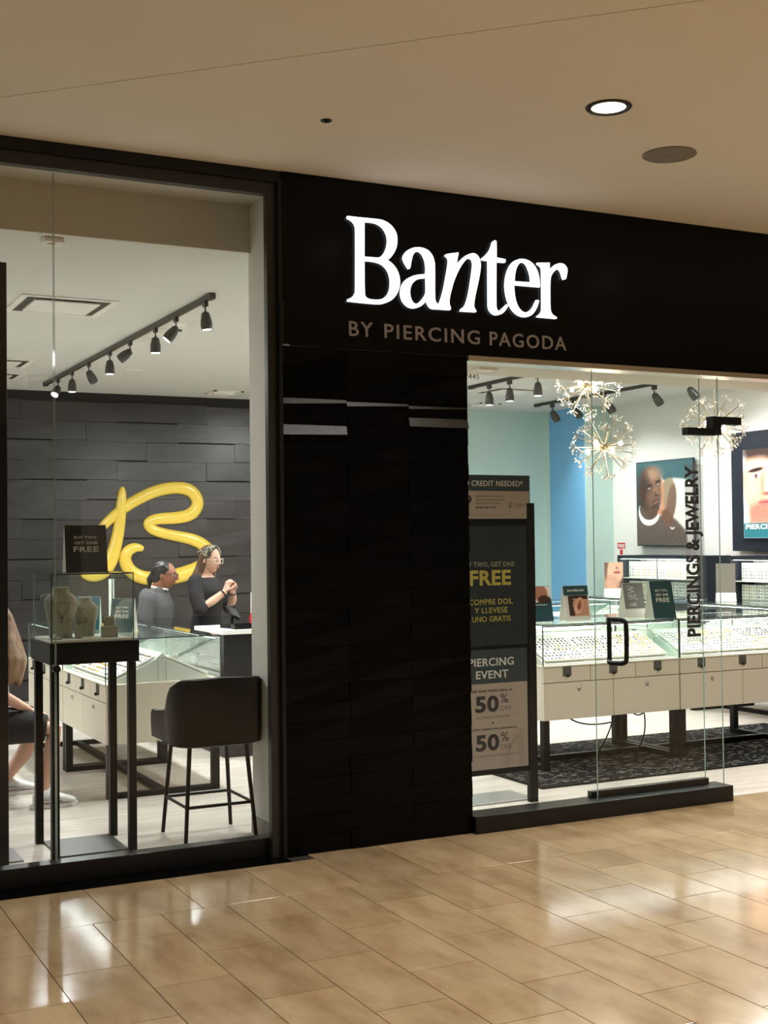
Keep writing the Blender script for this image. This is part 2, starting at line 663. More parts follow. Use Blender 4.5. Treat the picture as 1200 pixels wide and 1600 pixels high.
# ---- far side of the concourse (behind the photographer), seen only as reflections
opp = struct(MB().box(-5, -15.2, 0, 14, -15, MC).build('wall_opposite', mat('opposite_wall', (24, 22, 21), 0.5)), 'dim shop row across the concourse')
shop_m = mat('lit_shop_window', (200, 190, 170), 0.5, emit=(255, 226, 190), estr=0.35)
for (xa, xb, za, zb) in ((-4.2, -1.6, 0.3, 2.6), (0.6, 3.0, 0.3, 2.4), (5.2, 8.4, 0.4, 2.5), (9.6, 12.6, 0.3, 2.6)):
    B(xa, -15.0, za, xb, -14.95, zb).build('shop_window', shop_m, opp)

# ---- shop shell
struct(B(-1.7, YB, 0, XW + 0.1, YB + 0.12, ZC + 0.3).build('wall_back', mint_m), 'mint green back wall of the shop')
struct(B(-1.72, 0.0, 0, -1.6, YB, ZC + 0.3).build('wall_left', white_m), 'white left wall of the shop')
struct(B(XW, 0.0, 0, XW + 0.12, YB, ZC + 0.3).build('wall_right', white_m), 'white right wall of the shop')
cl = struct(B(-1.6, 0.63, ZC, XW, YB, ZC + 0.05).build('ceiling_store', ceil_m), 'pale flat ceiling inside the shop')
struct(B(-1.6, 0.60, ZC, XP0, 0.63, 3.66).build('wall_bulkhead', soffit_m), 'beige bulkhead above the window display')
struct(B(-1.6, 0.06, 3.62, XP0, 0.60, 3.66).build('ceiling_pocket', soffit_m), 'raised beige ceiling strip behind the window head')
# column at the far right corner: blue sheet on the flank, mint face
struct(B(9.535, 6.86, 0, XW, YB, ZC).build('wall_column', mint_m), 'mint green column face in the far corner')
struct(B(9.529, 6.88, 0, 9.535, YB - 0.10, ZC).build('wall_blue', blue_m), 'sky blue flank of the corner column')
# mint end stays mint; the wall between column and camera is white
struct(B(XP1, 0.0, 2.75, 7.9, 0.85, 2.80).build('ceiling_soffit', soffit_m), 'low beige soffit over the entrance')
struct(B(XP1, 0.80, 2.80, 7.9, 0.85, ZC).build('wall_soffit', soffit_m), 'upstand of the entrance soffit')
struct(B(XP0, 0.02, 0, XP1 - 0.02, 0.63, 3.62).build('wall_pillar_core', white_m), 'white return of the pillar beside the window')
B_ = B(XP0 - 0.008, 0.06, 0, XP0, 0.64, 0.10)
struct(B_.build('baseboard_pillar', mat('grey_baseboard', (150, 147, 142), 0.5)), 'low grey baseboard at the foot of the white return')
struct(B(7.9, 0.0, 0, XW + 0.12, 0.12, ZC + 0.3).build('wall_front', blackstone_m), 'black shop front right of the entrance')
struct(B(-1.72, 0.0, 0, -1.2, 0.1, MC).build('wall_front_left', blackstone_m), 'black shop front left of the window')

# ---- charcoal slab cladding of the back wall behind the emblem
clad = sempty('wall_cladding')
clad['label'] = 'charcoal stone slab cladding on the back wall'
B(-1.6, YB - 0.045, 0, 6.9, YB, ZC).build('cladding_backing', mat('cladding_shadow', (26, 25, 25), 0.8), clad)
slab_meshes = []
for i in range(4):
    mb = MB()
    t0, t1 = 0.014 + 0.006 * i, 0.030 - 0.004 * i
    # a slab slightly wedge shaped, proud at one edge like overlapping boards
    mb.add([(-0.52, 0, 0), (0.52, 0, 0), (0.52, 0, 0.214), (-0.52, 0, 0.214), (-0.52, -t0, 0.001), (0.52, -t1, 0.001), (0.52, -t1 * 0.6, 0.213), (-0.52, -t0 * 0.6, 0.213)],
           [(0, 1, 5, 4), (1, 2, 6, 5), (2, 3, 7, 6), (3, 0, 4, 7), (4, 5, 6, 7)])
    me = mb.mesh('slab')
    me.materials.append(greyslab_m)
    slab_meshes.append(me)
for r in range(16):
    for c in range(9):
        xo = -1.6 + 0.52 + c * 1.042 + (0.0, 0.36, 0.70)[r % 3] - 0.52
        if xo - 0.52 > 6.3 or xo - 0.52 < -1.65:
            continue
        z = r * 0.216 + (0.012 if (c + r) % 2 else 0.0)
        if z + 0.214 > ZC:
            continue
        link('slab', random.choice(slab_meshes), None, clad, loc=(xo, YB - 0.045, z))

# ---- black pillar: stacked slate strips, three to a row
pil = sempty('wall_pillar')
pil['label'] = 'glossy black pillar of stacked slate strips'
B(XF, -0.0, 0, XP1, 0.02, 2.72).build('pillar_backing', fascia_m, pil)
strip_meshes = []
SW = (XP1 - XF) / 3
for i in range(7):
    mb = MB()
    a, b_, c_, d_ = [random.uniform(0.008, 0.024) for _ in range(4)]
    mb.add([(0.001, 0, 0.001), (SW - 0.001, 0, 0.001), (SW - 0.001, 0, 0.099), (0.001, 0, 0.099),
            (0.001, -a, 0.001), (SW - 0.001, -b_, 0.001), (SW - 0.001, -b_ - random.uniform(-.006, .006), 0.099), (0.001, -a - random.uniform(-.006, .006), 0.099)],
           [(0, 1, 5, 4), (1, 2, 6, 5), (2, 3, 7, 6), (3, 0, 4, 7), (4, 5, 6, 7)])
    me = mb.mesh('slate_strip')
    me.materials.append(blackstone_m)
    strip_meshes.append(me)
# glints made by shape: some strips tip a glossier face to the downlights
TILT = {(24, 0): (0.0, 0.36, 0.35), (24, 1): (0.0, 0.28, 0.3), (24, 2): (0.0, 0.20, 0.2), (22, 0): (0.36, 0.58, 0.8), (23, 2): (0.02, 0.52, 1.1)}
for (r, c), (z0, hf, kr) in TILT.items():
    mb = MB()
    za, zb = 0.0015 + 0.097 * z0, 0.099 * (z0 + hf)
    da, db = 0.010 + 0.275 * (zb - za), 0.010 + 0.275 * (zb - za) * kr
    zc = za + (zb - za) * (1 - min(kr, 1)) * 0.8
    mb.add([(0.001, 0, 0.001), (SW - 0.001, 0, 0.001), (SW - 0.001, 0, 0.099), (0.001, 0, 0.099),
            (0.001, -da, 0.001), (SW - 0.001, -db, 0.001), (SW - 0.001, -db, zc), (0.001, -da, za),
            (SW - 0.001, -0.010, zb), (0.001, -0.010, zb), (SW - 0.001, -0.010, 0.099), (0.001, -0.010, 0.099)],
           [(0, 1, 5, 4), (4, 5, 6, 7), (7, 6, 8, 9), (9, 8, 10, 11), (11, 10, 2, 3), (1, 2, 10, 8, 6, 5), (0, 4, 7, 9, 11, 3)])
    so_ = mb.build('slate_strip', blackstone_m, pil, loc=(XF + c * SW, 0.0, r * 0.1 + 0.003))
    so_.data.materials.append(glint_m)
    so_.data.polygons[2].material_index = 1
for r in range(27):
    for c in range(3):
        if (r, c) in TILT:
            continue
        link('slate_strip', strip_meshes[(r * 5 + c * 3 + (r // 4)) % 7], None, pil, loc=(XF + c * SW, 0.0, r * 0.1 + 0.003 + (0.0, 0.012, 0.006)[(c + r) % 3] * 0))

# ---- sign fascia
fas = sempty('wall_fascia')
fas['label'] = 'glossy black fascia panel above the entrance'
B(XF + 0.004, -0.03, 2.725, 9.6, 0.02, MC).build('fascia_panel', fascia_m, fas, bevel=0.003)
B(XF - 0.016, -0.045, 2.74, XF + 0.006, 0.0, 2.96).build('fascia_end_cap', frame_m, fas)
B(XP1, 0.02, 2.735, 7.9, 0.62, ZC + 0.3).build('fascia_core', soffit_m, fas)

# ---- window on the left: frame, sill, two butt-jointed panes
win = sempty('window_1')
win['label'] = 'black framed display window with two tall panes'
B(-1.2, -0.022, 3.590, XF + 0.004, 0.05, MC).build('window_head_trim', frame_m, win, bevel=0.003)
B(-1.2, 0.0, 3.525, XF - 0.065, 0.06, 3.60).build('window_head', framegrey_m, win, bevel=0.003)
B(XF - 0.070, 0.0, 0.0, XF - 0.012, 0.05, 3.592).build('window_jamb', framegrey_m, win, bevel=0.003)
B(XF - 0.018, -0.03, 0.0, XF + 0.004, 0.02, 3.6).build('window_jamb_trim', frame_m, win, bevel=0.002)
B(-1.2, 0.055, 0.0, XF - 0.01, 0.15, 0.098).build('window_sill', sill_m, win, bevel=0.003)
B(-1.2, 0.096, 0.09, 1.420, 0.106, 3.54).build('glass_pane', glass_m, win)
B(1.426, 0.096, 0.09, XF - 0.01, 0.106, 3.54).build('glass_pane', glass_m, win)
B(1.4195, 0.097, 0.098, 1.4215, 0.105, 3.53).build('pane_edge', edge_m, win)
B(1.4255, 0.097, 0.098, 1.4275, 0.105, 3.53).build('pane_edge', edge_m, win)
MB().lathe([(0.0, -0.03), (0.017, -0.03), (0.019, -0.026), (0.019, 0.028), (0.0, 0.03)], 18, Matrix.Translation((1.424, 0.10, 1.05)) @ rotm('X', 90)).build('pane_lock', black_m, win, smooth='auto')

# ---- entrance: fixed pane, sliding glass door, rails, pull handles, patch fitting
door = sempty('door_1')
door['label'] = 'frameless sliding glass door with black D-shaped pull handles'
B(XP1 - 0.01, -0.062, 0.0, 5.635, 0.11, 0.098).build('door_sill', sill_m, door, bevel=0.003)
B(4.63, 0.062, 0.098, 5.545, 0.104, 0.135).build('door_bottom_rail', sill_m, door, bevel=0.002)
B(XP1, -0.028, 2.695, 7.9, 0.11, 2.735).build('door_head_track', mat('satin_aluminium', (205, 198, 184), 0.3, 0.9), door, bevel=0.002)
B(XP1, 0.085, 0.09, 5.54, 0.095, 2.70).build('glass_pane', glass_m, door)
B(5.5385, 0.086, 0.13, 5.5405, 0.094, 2.69).build('pane_edge', edge_m, door)
dl = B(4.63, -0.005, 0.098, 5.612, 0.005, 2.70).build('sliding_leaf', glass_m, door)
B(4.6285, -0.004, 0.098, 4.6305, 0.004, 2.69).build('pane_edge', edge_m, dl)
B(5.611, -0.004, 0.098, 5.613, 0.004, 2.69).build('pane_edge', edge_m, dl)
for sy in (-0.115, 0.055):
    pts = []
    s = -1 if sy < 0 else 1
    yy = sy
    pts = [(4.745, 0.0, 1.178), (4.755, yy * .6, 1.178), (4.768, yy * .92, 1.172), (4.775, yy, 1.155), (4.775, yy, 0.935), (4.768, yy * .92, 0.918), (4.755, yy * .6, 0.912), (4.745, 0.0, 0.912)]
    MB().tube(smooth_poly(pts, 2), 0.0145, 12).build('pull_handle', black_m, dl, smooth='auto')
pf = B(5.345, -0.03, 2.315, 5.56, 0.03, 2.362).build('patch_fitting', black_m, dl, bevel=0.002)
B(5.545, -0.034, 2.318, 5.615, 0.034, 2.437).build('patch_block', black_m, pf, bevel=0.002)
B(5.60, -0.03, 2.388, 5.785, 0.03, 2.437).build('patch_arm', black_m, pf, bevel=0.002)
# vertical lettering on the sliding leaf and the street number on the fixed pane
B(5.330, -0.0068, 1.00, 5.480, -0.0058, 2.13).build('frosted_strip', frost_m, dl)
text_fit('PIERCINGS & JEWELRY', vinylblack_m, dl, (5.472, -0.0075, 1.045), (0, 0, 1), (-1, 0, 0), 1.075, 0.142, bold=0.035, spacing=1.0, keep=True)
text_fit('2445', vinylblack_m, door, (3.790, 0.083, 2.607), (1, 0, 0), (0, 0, 1), 0.098, 0.030, bold=0.0)

# ================================================================== ILLUMINATED SHOP SIGN
LET = {'B':[[(2.983,3.442),(3.064,3.442),(3.164,3.444),(3.2,3.442),(3.236,3.428),(3.265,3.405),(3.284,3.374),(3.288,3.34),(3.283,3.302),(3.268,3.268),(3.245,3.238),(3.226,3.222),(3.251,3.208),(3.277,3.183),(3.295,3.15),(3.302,3.11),(3.297,3.073),(3.281,3.037),(3.257,3.008),(3.224,2.987),(3.188,2.975),(3.147,2.972),(3.059,2.973),(2.98,2.975),(2.981,2.987),(3.001,2.995),(3.018,3.008),(3.028,3.027),(3.03,3.046),(3.034,3.363),(3.031,3.394),(3.02,3.411),(3.003,3.423),(2.984,3.429)],[(3.085,3.421),(3.129,3.423),(3.164,3.419),(3.194,3.405),(3.214,3.383),(3.227,3.355),(3.229,3.323),(3.223,3.291),(3.21,3.263),(3.194,3.243),(3.171,3.23),(3.144,3.229),(3.082,3.228)],[(3.082,3.206),(3.138,3.207),(3.179,3.201),(3.209,3.185),(3.23,3.161),(3.242,3.127),(3.244,3.092),(3.239,3.057),(3.226,3.03),(3.203,3.009),(3.174,2.998),(3.141,2.995),(3.106,2.996),(3.088,3.006),(3.081,3.021)]],'a':[[(3.359,3.184),(3.347,3.198),(3.332,3.22),(3.323,3.241),(3.33,3.263),(3.354,3.29),(3.385,3.306),(3.421,3.312),(3.458,3.31),(3.489,3.297),(3.51,3.274),(3.522,3.243),(3.525,3.21),(3.522,3.031),(3.528,3.011),(3.54,3.0),(3.548,3.001),(3.544,2.972),(3.503,2.971),(3.487,2.982),(3.475,3.0),(3.468,3.019),(3.454,2.999),(3.429,2.978),(3.398,2.966),(3.368,2.966),(3.338,2.979),(3.317,3.002),(3.307,3.03),(3.307,3.063),(3.318,3.096),(3.343,3.125),(3.376,3.145),(3.419,3.158),(3.468,3.164),(3.47,3.206),(3.465,3.24),(3.451,3.269),(3.436,3.285),(3.418,3.29),(3.4,3.283),(3.385,3.266),(3.377,3.241),(3.37,3.208),(3.366,3.188)],[(3.469,3.143),(3.431,3.137),(3.401,3.125),(3.377,3.103),(3.365,3.075),(3.363,3.046),(3.369,3.019),(3.381,2.998),(3.398,2.99),(3.417,2.996),(3.442,3.017),(3.461,3.042),(3.47,3.065)]],'n':[[(3.594,3.281),(3.602,3.291),(3.67,3.304),(3.678,3.307),(3.679,3.296),(3.672,3.271),(3.666,3.242),(3.678,3.247),(3.694,3.262),(3.72,3.286),(3.749,3.304),(3.775,3.312),(3.8,3.307),(3.817,3.289),(3.826,3.263),(3.826,3.229),(3.815,3.173),(3.8,3.116),(3.787,3.066),(3.778,3.021),(3.779,2.996),(3.792,2.983),(3.792,2.973),(3.689,2.971),(3.693,2.984),(3.719,3.0),(3.732,3.028),(3.745,3.068),(3.756,3.118),(3.766,3.174),(3.775,3.225),(3.777,3.253),(3.771,3.274),(3.758,3.281),(3.739,3.277),(3.72,3.261),(3.694,3.229),(3.668,3.184),(3.645,3.133),(3.629,3.083),(3.617,3.038),(3.615,3.005),(3.626,2.984),(3.621,2.973),(3.546,2.972),(3.549,3.002),(3.556,3.009),(3.572,3.051),(3.588,3.107),(3.602,3.173),(3.613,3.224),(3.616,3.257),(3.611,3.27)]],'t':[[(3.924,3.4),(3.934,3.395),(3.935,3.345),(3.934,3.301),(3.978,3.297),(3.996,3.294),(3.993,3.276),(3.932,3.275),(3.927,3.021),(3.931,2.999),(3.941,2.989),(3.957,2.995),(3.98,3.014),(4.0,3.033),(4.009,3.027),(3.996,3.004),(3.973,2.98),(3.947,2.967),(3.921,2.965),(3.895,2.977),(3.88,2.998),(3.876,3.023),(3.879,3.276),(3.838,3.278),(3.836,3.286),(3.861,3.305),(3.887,3.332),(3.902,3.361),(3.911,3.39)]],'e':[[(4.232,3.152),(4.051,3.151),(4.053,3.109),(4.06,3.064),(4.076,3.026),(4.099,3.002),(4.125,2.993),(4.152,3.001),(4.179,3.022),(4.2,3.058),(4.208,3.075),(4.224,3.072),(4.219,3.054),(4.203,3.018),(4.179,2.988),(4.148,2.97),(4.111,2.967),(4.072,2.978),(4.036,3.006),(4.01,3.049),(3.996,3.099),(3.992,3.149),(4.0,3.2),(4.017,3.246),(4.044,3.282),(4.077,3.303),(4.117,3.31),(4.157,3.303),(4.19,3.284),(4.217,3.246),(4.229,3.202)],[(4.054,3.172),(4.172,3.175),(4.169,3.214),(4.156,3.252),(4.14,3.28),(4.12,3.29),(4.097,3.286),(4.076,3.265),(4.061,3.227)]],'r':[[(4.217,3.295),(4.302,3.303),(4.303,3.254),(4.326,3.281),(4.353,3.301),(4.388,3.309),(4.415,3.298),(4.431,3.276),(4.425,3.241),(4.417,3.215),(4.403,3.211),(4.395,3.224),(4.387,3.252),(4.373,3.27),(4.356,3.271),(4.332,3.253),(4.311,3.226),(4.304,3.191),(4.302,3.037),(4.307,3.009),(4.321,2.993),(4.348,2.982),(4.346,2.973),(4.212,2.974),(4.213,2.981),(4.232,2.992),(4.245,3.01),(4.248,3.033),(4.25,3.249),(4.247,3.269),(4.236,3.279),(4.219,3.286)]]}
S1 = [(3.843,2.31),(3.837,2.217),(3.828,2.071),(3.813,1.912),(3.785,1.753),(3.744,1.595),(3.698,1.463),(3.63,1.365),(3.537,1.319),(3.458,1.316),(3.38,1.352)]
S2 = [(3.487,1.729),(3.634,1.881),(3.728,1.97),(3.828,2.05),(3.985,2.156),(4.178,2.249),(4.344,2.296),(4.513,2.308),(4.64,2.277),(4.716,2.182),(4.715,2.086),(4.637,1.996),(4.482,1.961),(4.314,1.956),(4.189,1.943),(4.126,1.897),(4.175,1.83),(4.313,1.786),(4.48,1.753),(4.649,1.719),(4.785,1.657),(4.862,1.552),(4.841,1.457),(4.732,1.383),(4.561,1.326),(4.393,1.29),(4.226,1.277),(4.061,1.292),(3.939,1.358),(3.878,1.447),(3.867,1.535),(3.914,1.608),(3.995,1.637),(4.077,1.617)]

W0, W1, W2 = (2.993, 3.139), (3.210, 3.824), (3.892, 4.425)
sg = thing('shop_sign', 'white glowing serif letters reading Banter on the black fascia', 'sign', (3.65, -0.03, 2.96))
for ch in 'Banter':
    cs = LET[ch]
    cu = bpy.data.curves.new('letter', 'CURVE')
    cu.dimensions = '2D'
    cu.fill_mode = 'BOTH'
    cu.extrude = 0.009
    for c in cs:
        sp = cu.splines.new('POLY')
        # soften the traced outline a little
        pts = []
        n = len(c)
        for i in range(n):
            p, q = np.array(c[i]), np.array(c[(i + 1) % n])
            pr = np.array(c[i - 1])
            turn = np.dot((p - pr) / (np.linalg.norm(p - pr) + 1e-9), (q - p) / (np.linalg.norm(q - p) + 1e-9))
            if turn > 0.6:
                pts += [p * 0.75 + pr * 0.25 * 1.0, p * 0.75 + q * 0.25]
            else:
                pts += [p]
        sp.points.add(len(pts) - 1)
        for k, p in enumerate(pts):
            sp.points[k].co = (p[0] - 3.65, p[1] - 2.96, 0, 1)
        sp.use_cyclic_u = True
    ob = bpy.data.objects.new('letter', cu)
    me = bpy.data.meshes.new_from_object(ob)
    bpy.data.objects.remove(ob)
    me.materials.clear()
    me.transform(Matrix.Translation((0, -0.016, 0)) @ rotm('X', 90))
    link('letter', me, signwhite_m, sg)
tg = thing('tagline_sign', 'grey capital lettering BY PIERCING PAGODA under the glowing letters', 'sign', (3.65, -0.03, 2.79))
for wd_, xa, xb in (('BY', W0[0], W0[1]), ('PIERCING', W1[0], W1[1]), ('PAGODA', W2[0], W2[1])):
    text_fit(wd_, signgrey_m, tg, (xa - 3.65, -0.0005, 0.0), (1, 0, 0), (0, 0, 1), xb - xa, 0.0805, bold=0.008, ext=0.006, spacing=1.18, name='word')

# ================================================================== CONCOURSE CEILING FITTINGS
def downlight(x, y, label, grp=None, on=True):
    t = thing('downlight', label, 'ceiling light', (x, y, MC), 0, grp)
    MB().lathe([(0.078, 0.0), (0.104, 0.0), (0.106, -0.004), (0.100, -0.010), (0.080, -0.006), (0.078, 0.0)], 40).build('trim_ring', darkmetal_m, t, smooth='auto')
    MB().lathe([(0.0, -0.001), (0.082, -0.001), (0.084, -0.004), (0.060, -0.003), (0.0, -0.003)], 36).build('diffuser', mat('downlight_diffuser', (255, 240, 225), 0.4, emit=(255, 228, 200), estr=3.5), t)
    light('downlight_lamp', 'SPOT', MALL_DOWN, WARMW, (0, 0, -0.03), t, spot_size=R(125), spot_blend=0.9, shadow_soft_size=0.07)
    return t


downlight(3.585, -1.596, 'round recessed downlight glowing in the beige ceiling')
for (x, y) in ((-1.0, -1.6), (5.9, -1.6), (8.2, -1.6), (1.2, -4.6), (3.6, -4.6), (5.9, -4.6), (8.2, -4.6)):
    downlight(x, y, 'recessed downlight of the ceiling grid outside the picture', 'concourse downlights out of view')
sp = thing('ceiling_speaker', 'flat round grey speaker grille in the beige ceiling', 'speaker', (4.314, -1.139, MC))
MB().lathe([(0.0, -0.0005), (0.136, -0.0005), (0.138, -0.005), (0.130, -0.009), (0.0, -0.010)], 40).build('grille', mat('grey_grille', (128, 122, 114), 0.7), sp, smooth='auto')
MB().lathe([(0.0, -0.0095), (0.005, -0.0095), (0.005, -0.012), (0.0, -0.012)], 12).build('centre_screw', darkmetal_m, sp)
sk = thing('ceiling_sensor', 'small black round hole-like sensor in the beige ceiling', 'sensor', (2.486, -0.878, MC))
MB().lathe([(0.012, 0.0), (0.027, 0.0), (0.027, -0.004), (0.020, -0.006), (0.012, -0.003)], 24).build('collar', darkmetal_m, sk)
MB().lathe([(0.0, -0.0005), (0.019, -0.0005), (0.019, -0.003), (0.0, -0.003)], 24).build('lens', black_m, sk)

# ================================================================== STORE CEILING FITTINGS
def fill_panel(x, y, label):  # fill light added to brighten the store, placed outside the camera's view
    t = thing('added_fill_panel', label, 'ceiling light', (x, y, ZC))
    mb = MB()
    for (a, b, c, d) in ((-.31, -.31, .31, -.28), (-.31, .28, .31, .31), (-.31, -.28, -.28, .28), (.28, -.28, .31, .28)):
        mb.box(a, b, -0.015, c, d, 0.0)
    mb.build('frame', white_m, t)
    B(-.28, -.28, -0.008, .28, .28, -0.002).build('diffuser', mat('fill_diffuser', (255, 255, 250), 0.4, emit=(255, 252, 242), estr=3), t)
    l = light('fill_lamp', 'AREA', FILL_PANEL, COOLW, (0, 0, -0.012), t, shape='SQUARE', size=0.55)
    return t


for (x, y, wh) in ((4.75, 1.9, 'just behind the black pillar'), (4.95, 3.5, 'above the aisle behind the pillar'), (5.95, 5.3, 'near the middle of the back wall'),
                   (6.6, 2.6, 'above the crystal chandeliers'), (8.0, 2.4, 'above the entrance end of the right aisle'), (0.2, 2.4, 'left of the window display'), (0.3, 5.2, 'in the far left of the shop'), (9.0, 3.0, 'beside the right wall units')):
    fill_panel(x, y, 'added fill light panel, out of view, ' + wh)


def diffuser(x, y, s, label):
    t = thing('air_diffuser', label, 'vent', (x, y, ZC))
    h = s / 2
    def sq(a, b, z0, z1):
        mb = MB()
        mb.box(-a, -a, z0, a, -b, z1).box(-a, b, z0, a, a, z1).box(-a, -b, z0, -b, b, z1).box(b, -b, z0, a, b, z1)
        return mb
    sq(h, h - 0.045, -0.010, 0.0).build('frame', mat('vent_white', (232, 230, 222), 0.5), t)
    # sloping cone between frame and centre plate
    mb = MB()
    a, b = h - 0.045, h - 0.105
    mb.add([(-a, -a, -0.004), (a, -a, -0.004), (a, a, -0.004), (-a, a, -0.004), (-b, -b, -0.001), (b, -b, -0.001), (b, b, -0.001), (-b, b, -0.001)],
           [(0, 1, 5, 4), (1, 2, 6, 5), (2, 3, 7, 6), (3, 0, 4, 7)])
    mb.build('throat', mat('vent_throat', (66, 64, 60), 0.6), t)
    B(-b, -b, -0.020, b, b, -0.008).build('centre_plate', MATS['vent_white'], t, bevel=0.004)
    return t


diffuser(2.04, 2.66, 0.66, 'white square air diffuser with a bright plate, nearest the window')
diffuser(2.15, 5.66, 0.56, 'white square air diffuser farther back, cut by the black panel')
diffuser(2.28, 6.60, 0.50, 'smallest white square air diffuser, close to the charcoal wall')
diffuser(7.76, 5.86, 0.62, 'white square air diffuser above the mint wall')


def small_vent(x, y, s, label):
    t = thing('ceiling_fixture', label, 'ceiling light', (x, y, ZC))
    h = s / 2
    mb = MB()
    mb.box(-h, -h, -0.012, h, -h + .03, 0).box(-h, h - .03, -0.012, h, h, 0).box(-h, -h, -0.012, -h + .03, h, 0).box(h - .03, -h, -0.012, h, h, 0)
    mb.build('frame', MATS['vent_white'], t)
    MB().lathe([(0, -0.004), (h - .03, -0.002), (h - .05, -0.03), (0, -0.035)], 20).build('gimbal', MATS['vent_white'], t, smooth='auto')
    return t


small_vent(3.02, 3.42, 0.22, 'small square white recessed fixture beside the track lights')
small_vent(4.85, 7.13, 0.34, 'small square white recessed fixture by the white pillar return')
small_vent(8.24, 7.15, 0.30, 'small square white recessed fixture near the mint wall')
t = thing('smoke_detector', 'small white square detector on the ceiling behind the bulkhead', 'detector', (1.555, 0.72, ZC))
B(-0.055, -0.055, -0.028, 0.055, 0.055, 0).build('housing', white_m, t, bevel=0.008)
MB().lathe([(0, -0.028), (0.03, -0.028), (0.027, -0.036), (0, -0.036)], 18).build('sensor_cap', mat('vent_white', (0, 0, 0)), t)
t = thing('recessed_disc', 'faint flat white disc flush in the ceiling behind the track', 'ceiling light', (3.40, 5.63, ZC))
MB().lathe([(0, 0), (0.10, 0), (0.10, -0.008), (0, -0.010)], 24).build('cover', white_m, t)
t = thing('emergency_light', 'small white box fitting under the entrance soffit', 'fixture', (4.165, 0.47, 2.75))
B(-0.07, -0.045, -0.026, 0.07, 0.045, 0).build('housing', white_m, t, bevel=0.008)
B(-0.06, -0.035, -0.030, 0.06, 0.035, -0.026).build('cover', MATS['vent_white'], t)
t = thing('soffit_downlight', 'small bright oval downlight in the entrance soffit', 'ceiling light', (5.329, 0.507, 2.75))
MB().lathe([(0.045, 0), (0.062, 0), (0.060, -0.006), (0.045, -0.004)], 24).build('trim_ring', white_m, t)
MB().lathe([(0, -0.001), (0.046, -0.001), (0.046, -0.004), (0, -0.004)], 24).build('lens', lens_m, t)
light('soffit_lamp', 'SPOT', 25, WARMW, (0, 0, -0.02), t, spot_size=R(110), spot_blend=0.8, shadow_soft_size=0.04)


# ---- track lighting
def track_head_meshes():
    ad = MB().box(-0.018, -0.035, -0.05, 0.018, 0.035, 0.0).mesh('adapter')
    st = MB().tube([(0, 0, -0.05), (0, 0, -0.10)], 0.008, 8).box(-0.012, -0.014, -0.115, 0.012, 0.014, -0.092).mesh('stem')
    # can points along -z, pivot at its upper end
    can = MB().lathe([(0.0, 0.012), (0.028, 0.012), (0.040, 0.0), (0.044, -0.03), (0.053, -0.06), (0.055, -0.10), (0.057, -0.105), (0.057, -0.118), (0.054, -0.122), (0.054, -0.150), (0.050, -0.152), (0.046, -0.146), (0.0, -0.142)], 22).mesh('can')
    le = MB().lathe([(0, -0.143), (0.0455, -0.1475), (0.044, -0.150), (0, -0.150)], 20).mesh('lens')
    ad.materials.append(headmetal_m)
    st.materials.append(headmetal_m)
    can.materials.append(headmetal_m)
    le.materials.append(lens_m)
    return ad, st, can, le


TH = track_head_meshes()


def track_head(x, y, tiltx, tilty, label, grp, energy=1.0, s=1.0):
    t = thing('track_spotlight', label, 'track light', (x, y, ZC - 0.035), 0, grp)
    link('adapter', TH[0], None, t)
    link('stem', TH[1], None, t)
    c = link('can', TH[2], None, t, smooth='auto', loc=(0, 0, -0.115), rot=(R(tiltx), R(tilty), 0))
    link('lens', TH[3], None, c)
    if energy:
        light('spot_lamp', 'SPOT', TRACK_SPOT * energy, COOLW, (0, 0, -0.158), c, spot_size=R(95), spot_blend=0.7, shadow_soft_size=0.04)
    t.scale = (s, s, s)
    return t


def track(x, y0, y1, label):
    t = thing('light_track', label, 'track', (x, y0, ZC))
    B(-0.018, 0, -0.035, 0.018, y1 - y0, 0.0).build('rail', headmetal_m, t)
    B(-0.022, -0.03, -0.040, 0.022, 0.06, 0.0).build('end_feed', headmetal_m, t)
    B(-0.022, y1 - y0 - 0.06, -0.040, 0.022, y1 - y0 + 0.02, 0.0).build('end_feed', headmetal_m, t)


track(2.855, 1.83, 6.99, 'long ceiling track carrying eight spotlights above the left cases')
names = ['nearest the window, glaring', 'second from the window, tipped left', 'third from the window, straight down', 'fourth from the window, tipped left',
         'fifth from the window, straight down', 'sixth from the window, tipped aside', 'seventh from the window, straight down', 'farthest from the window, over the charcoal wall']
tl = [(0, -6), (10, 38), (0, 0), (25, 50), (0, 0), (20, -35), (0, 0), (-30, 30)]
for i, (yy, (ta, tb)) in enumerate(zip((1.95, 2.60, 3.11, 3.81, 4.44, 5.17, 5.81, 6.40), tl)):
    track_head(2.855, yy, ta, tb, 'grey track spotlight ' + names[i], 'spotlights on the left track', 1.0, 0.72)
track(7.12, 3.6, 5.6, 'short ceiling track above the mint wall side of the entrance')
for i, yy in enumerate((5.22, 4.82, 4.30)):
    track_head(7.12, yy, 0, 0, ('grey track spotlight farthest left above the NO CREDIT NEEDED sign', 'grey track spotlight in front of the bright diffuser', 'grey track spotlight hanging just under the soffit edge left of the chandelier')[i], 'spotlights on the middle track', 1.0, 0.8)
track(8.83, 3.6, 6.9, 'long ceiling track along the right wall units')
for i, (yy, tt) in enumerate(((6.55, -35), (6.1, -40), (5.45, -35), (4.62, -40), (4.05, -45))):
    track_head(8.83, yy, 0, tt, 'grey track spotlight ' + ('over the corner where mint meets blue', 'behind the upper left chandelier', 'behind the right side of the upper left chandelier', 'tilted towards the posters, between the chandeliers', 'half hidden by the soffit, above the rightmost chandelier')[i], 'spotlights on the right track', 0.25, 0.85)


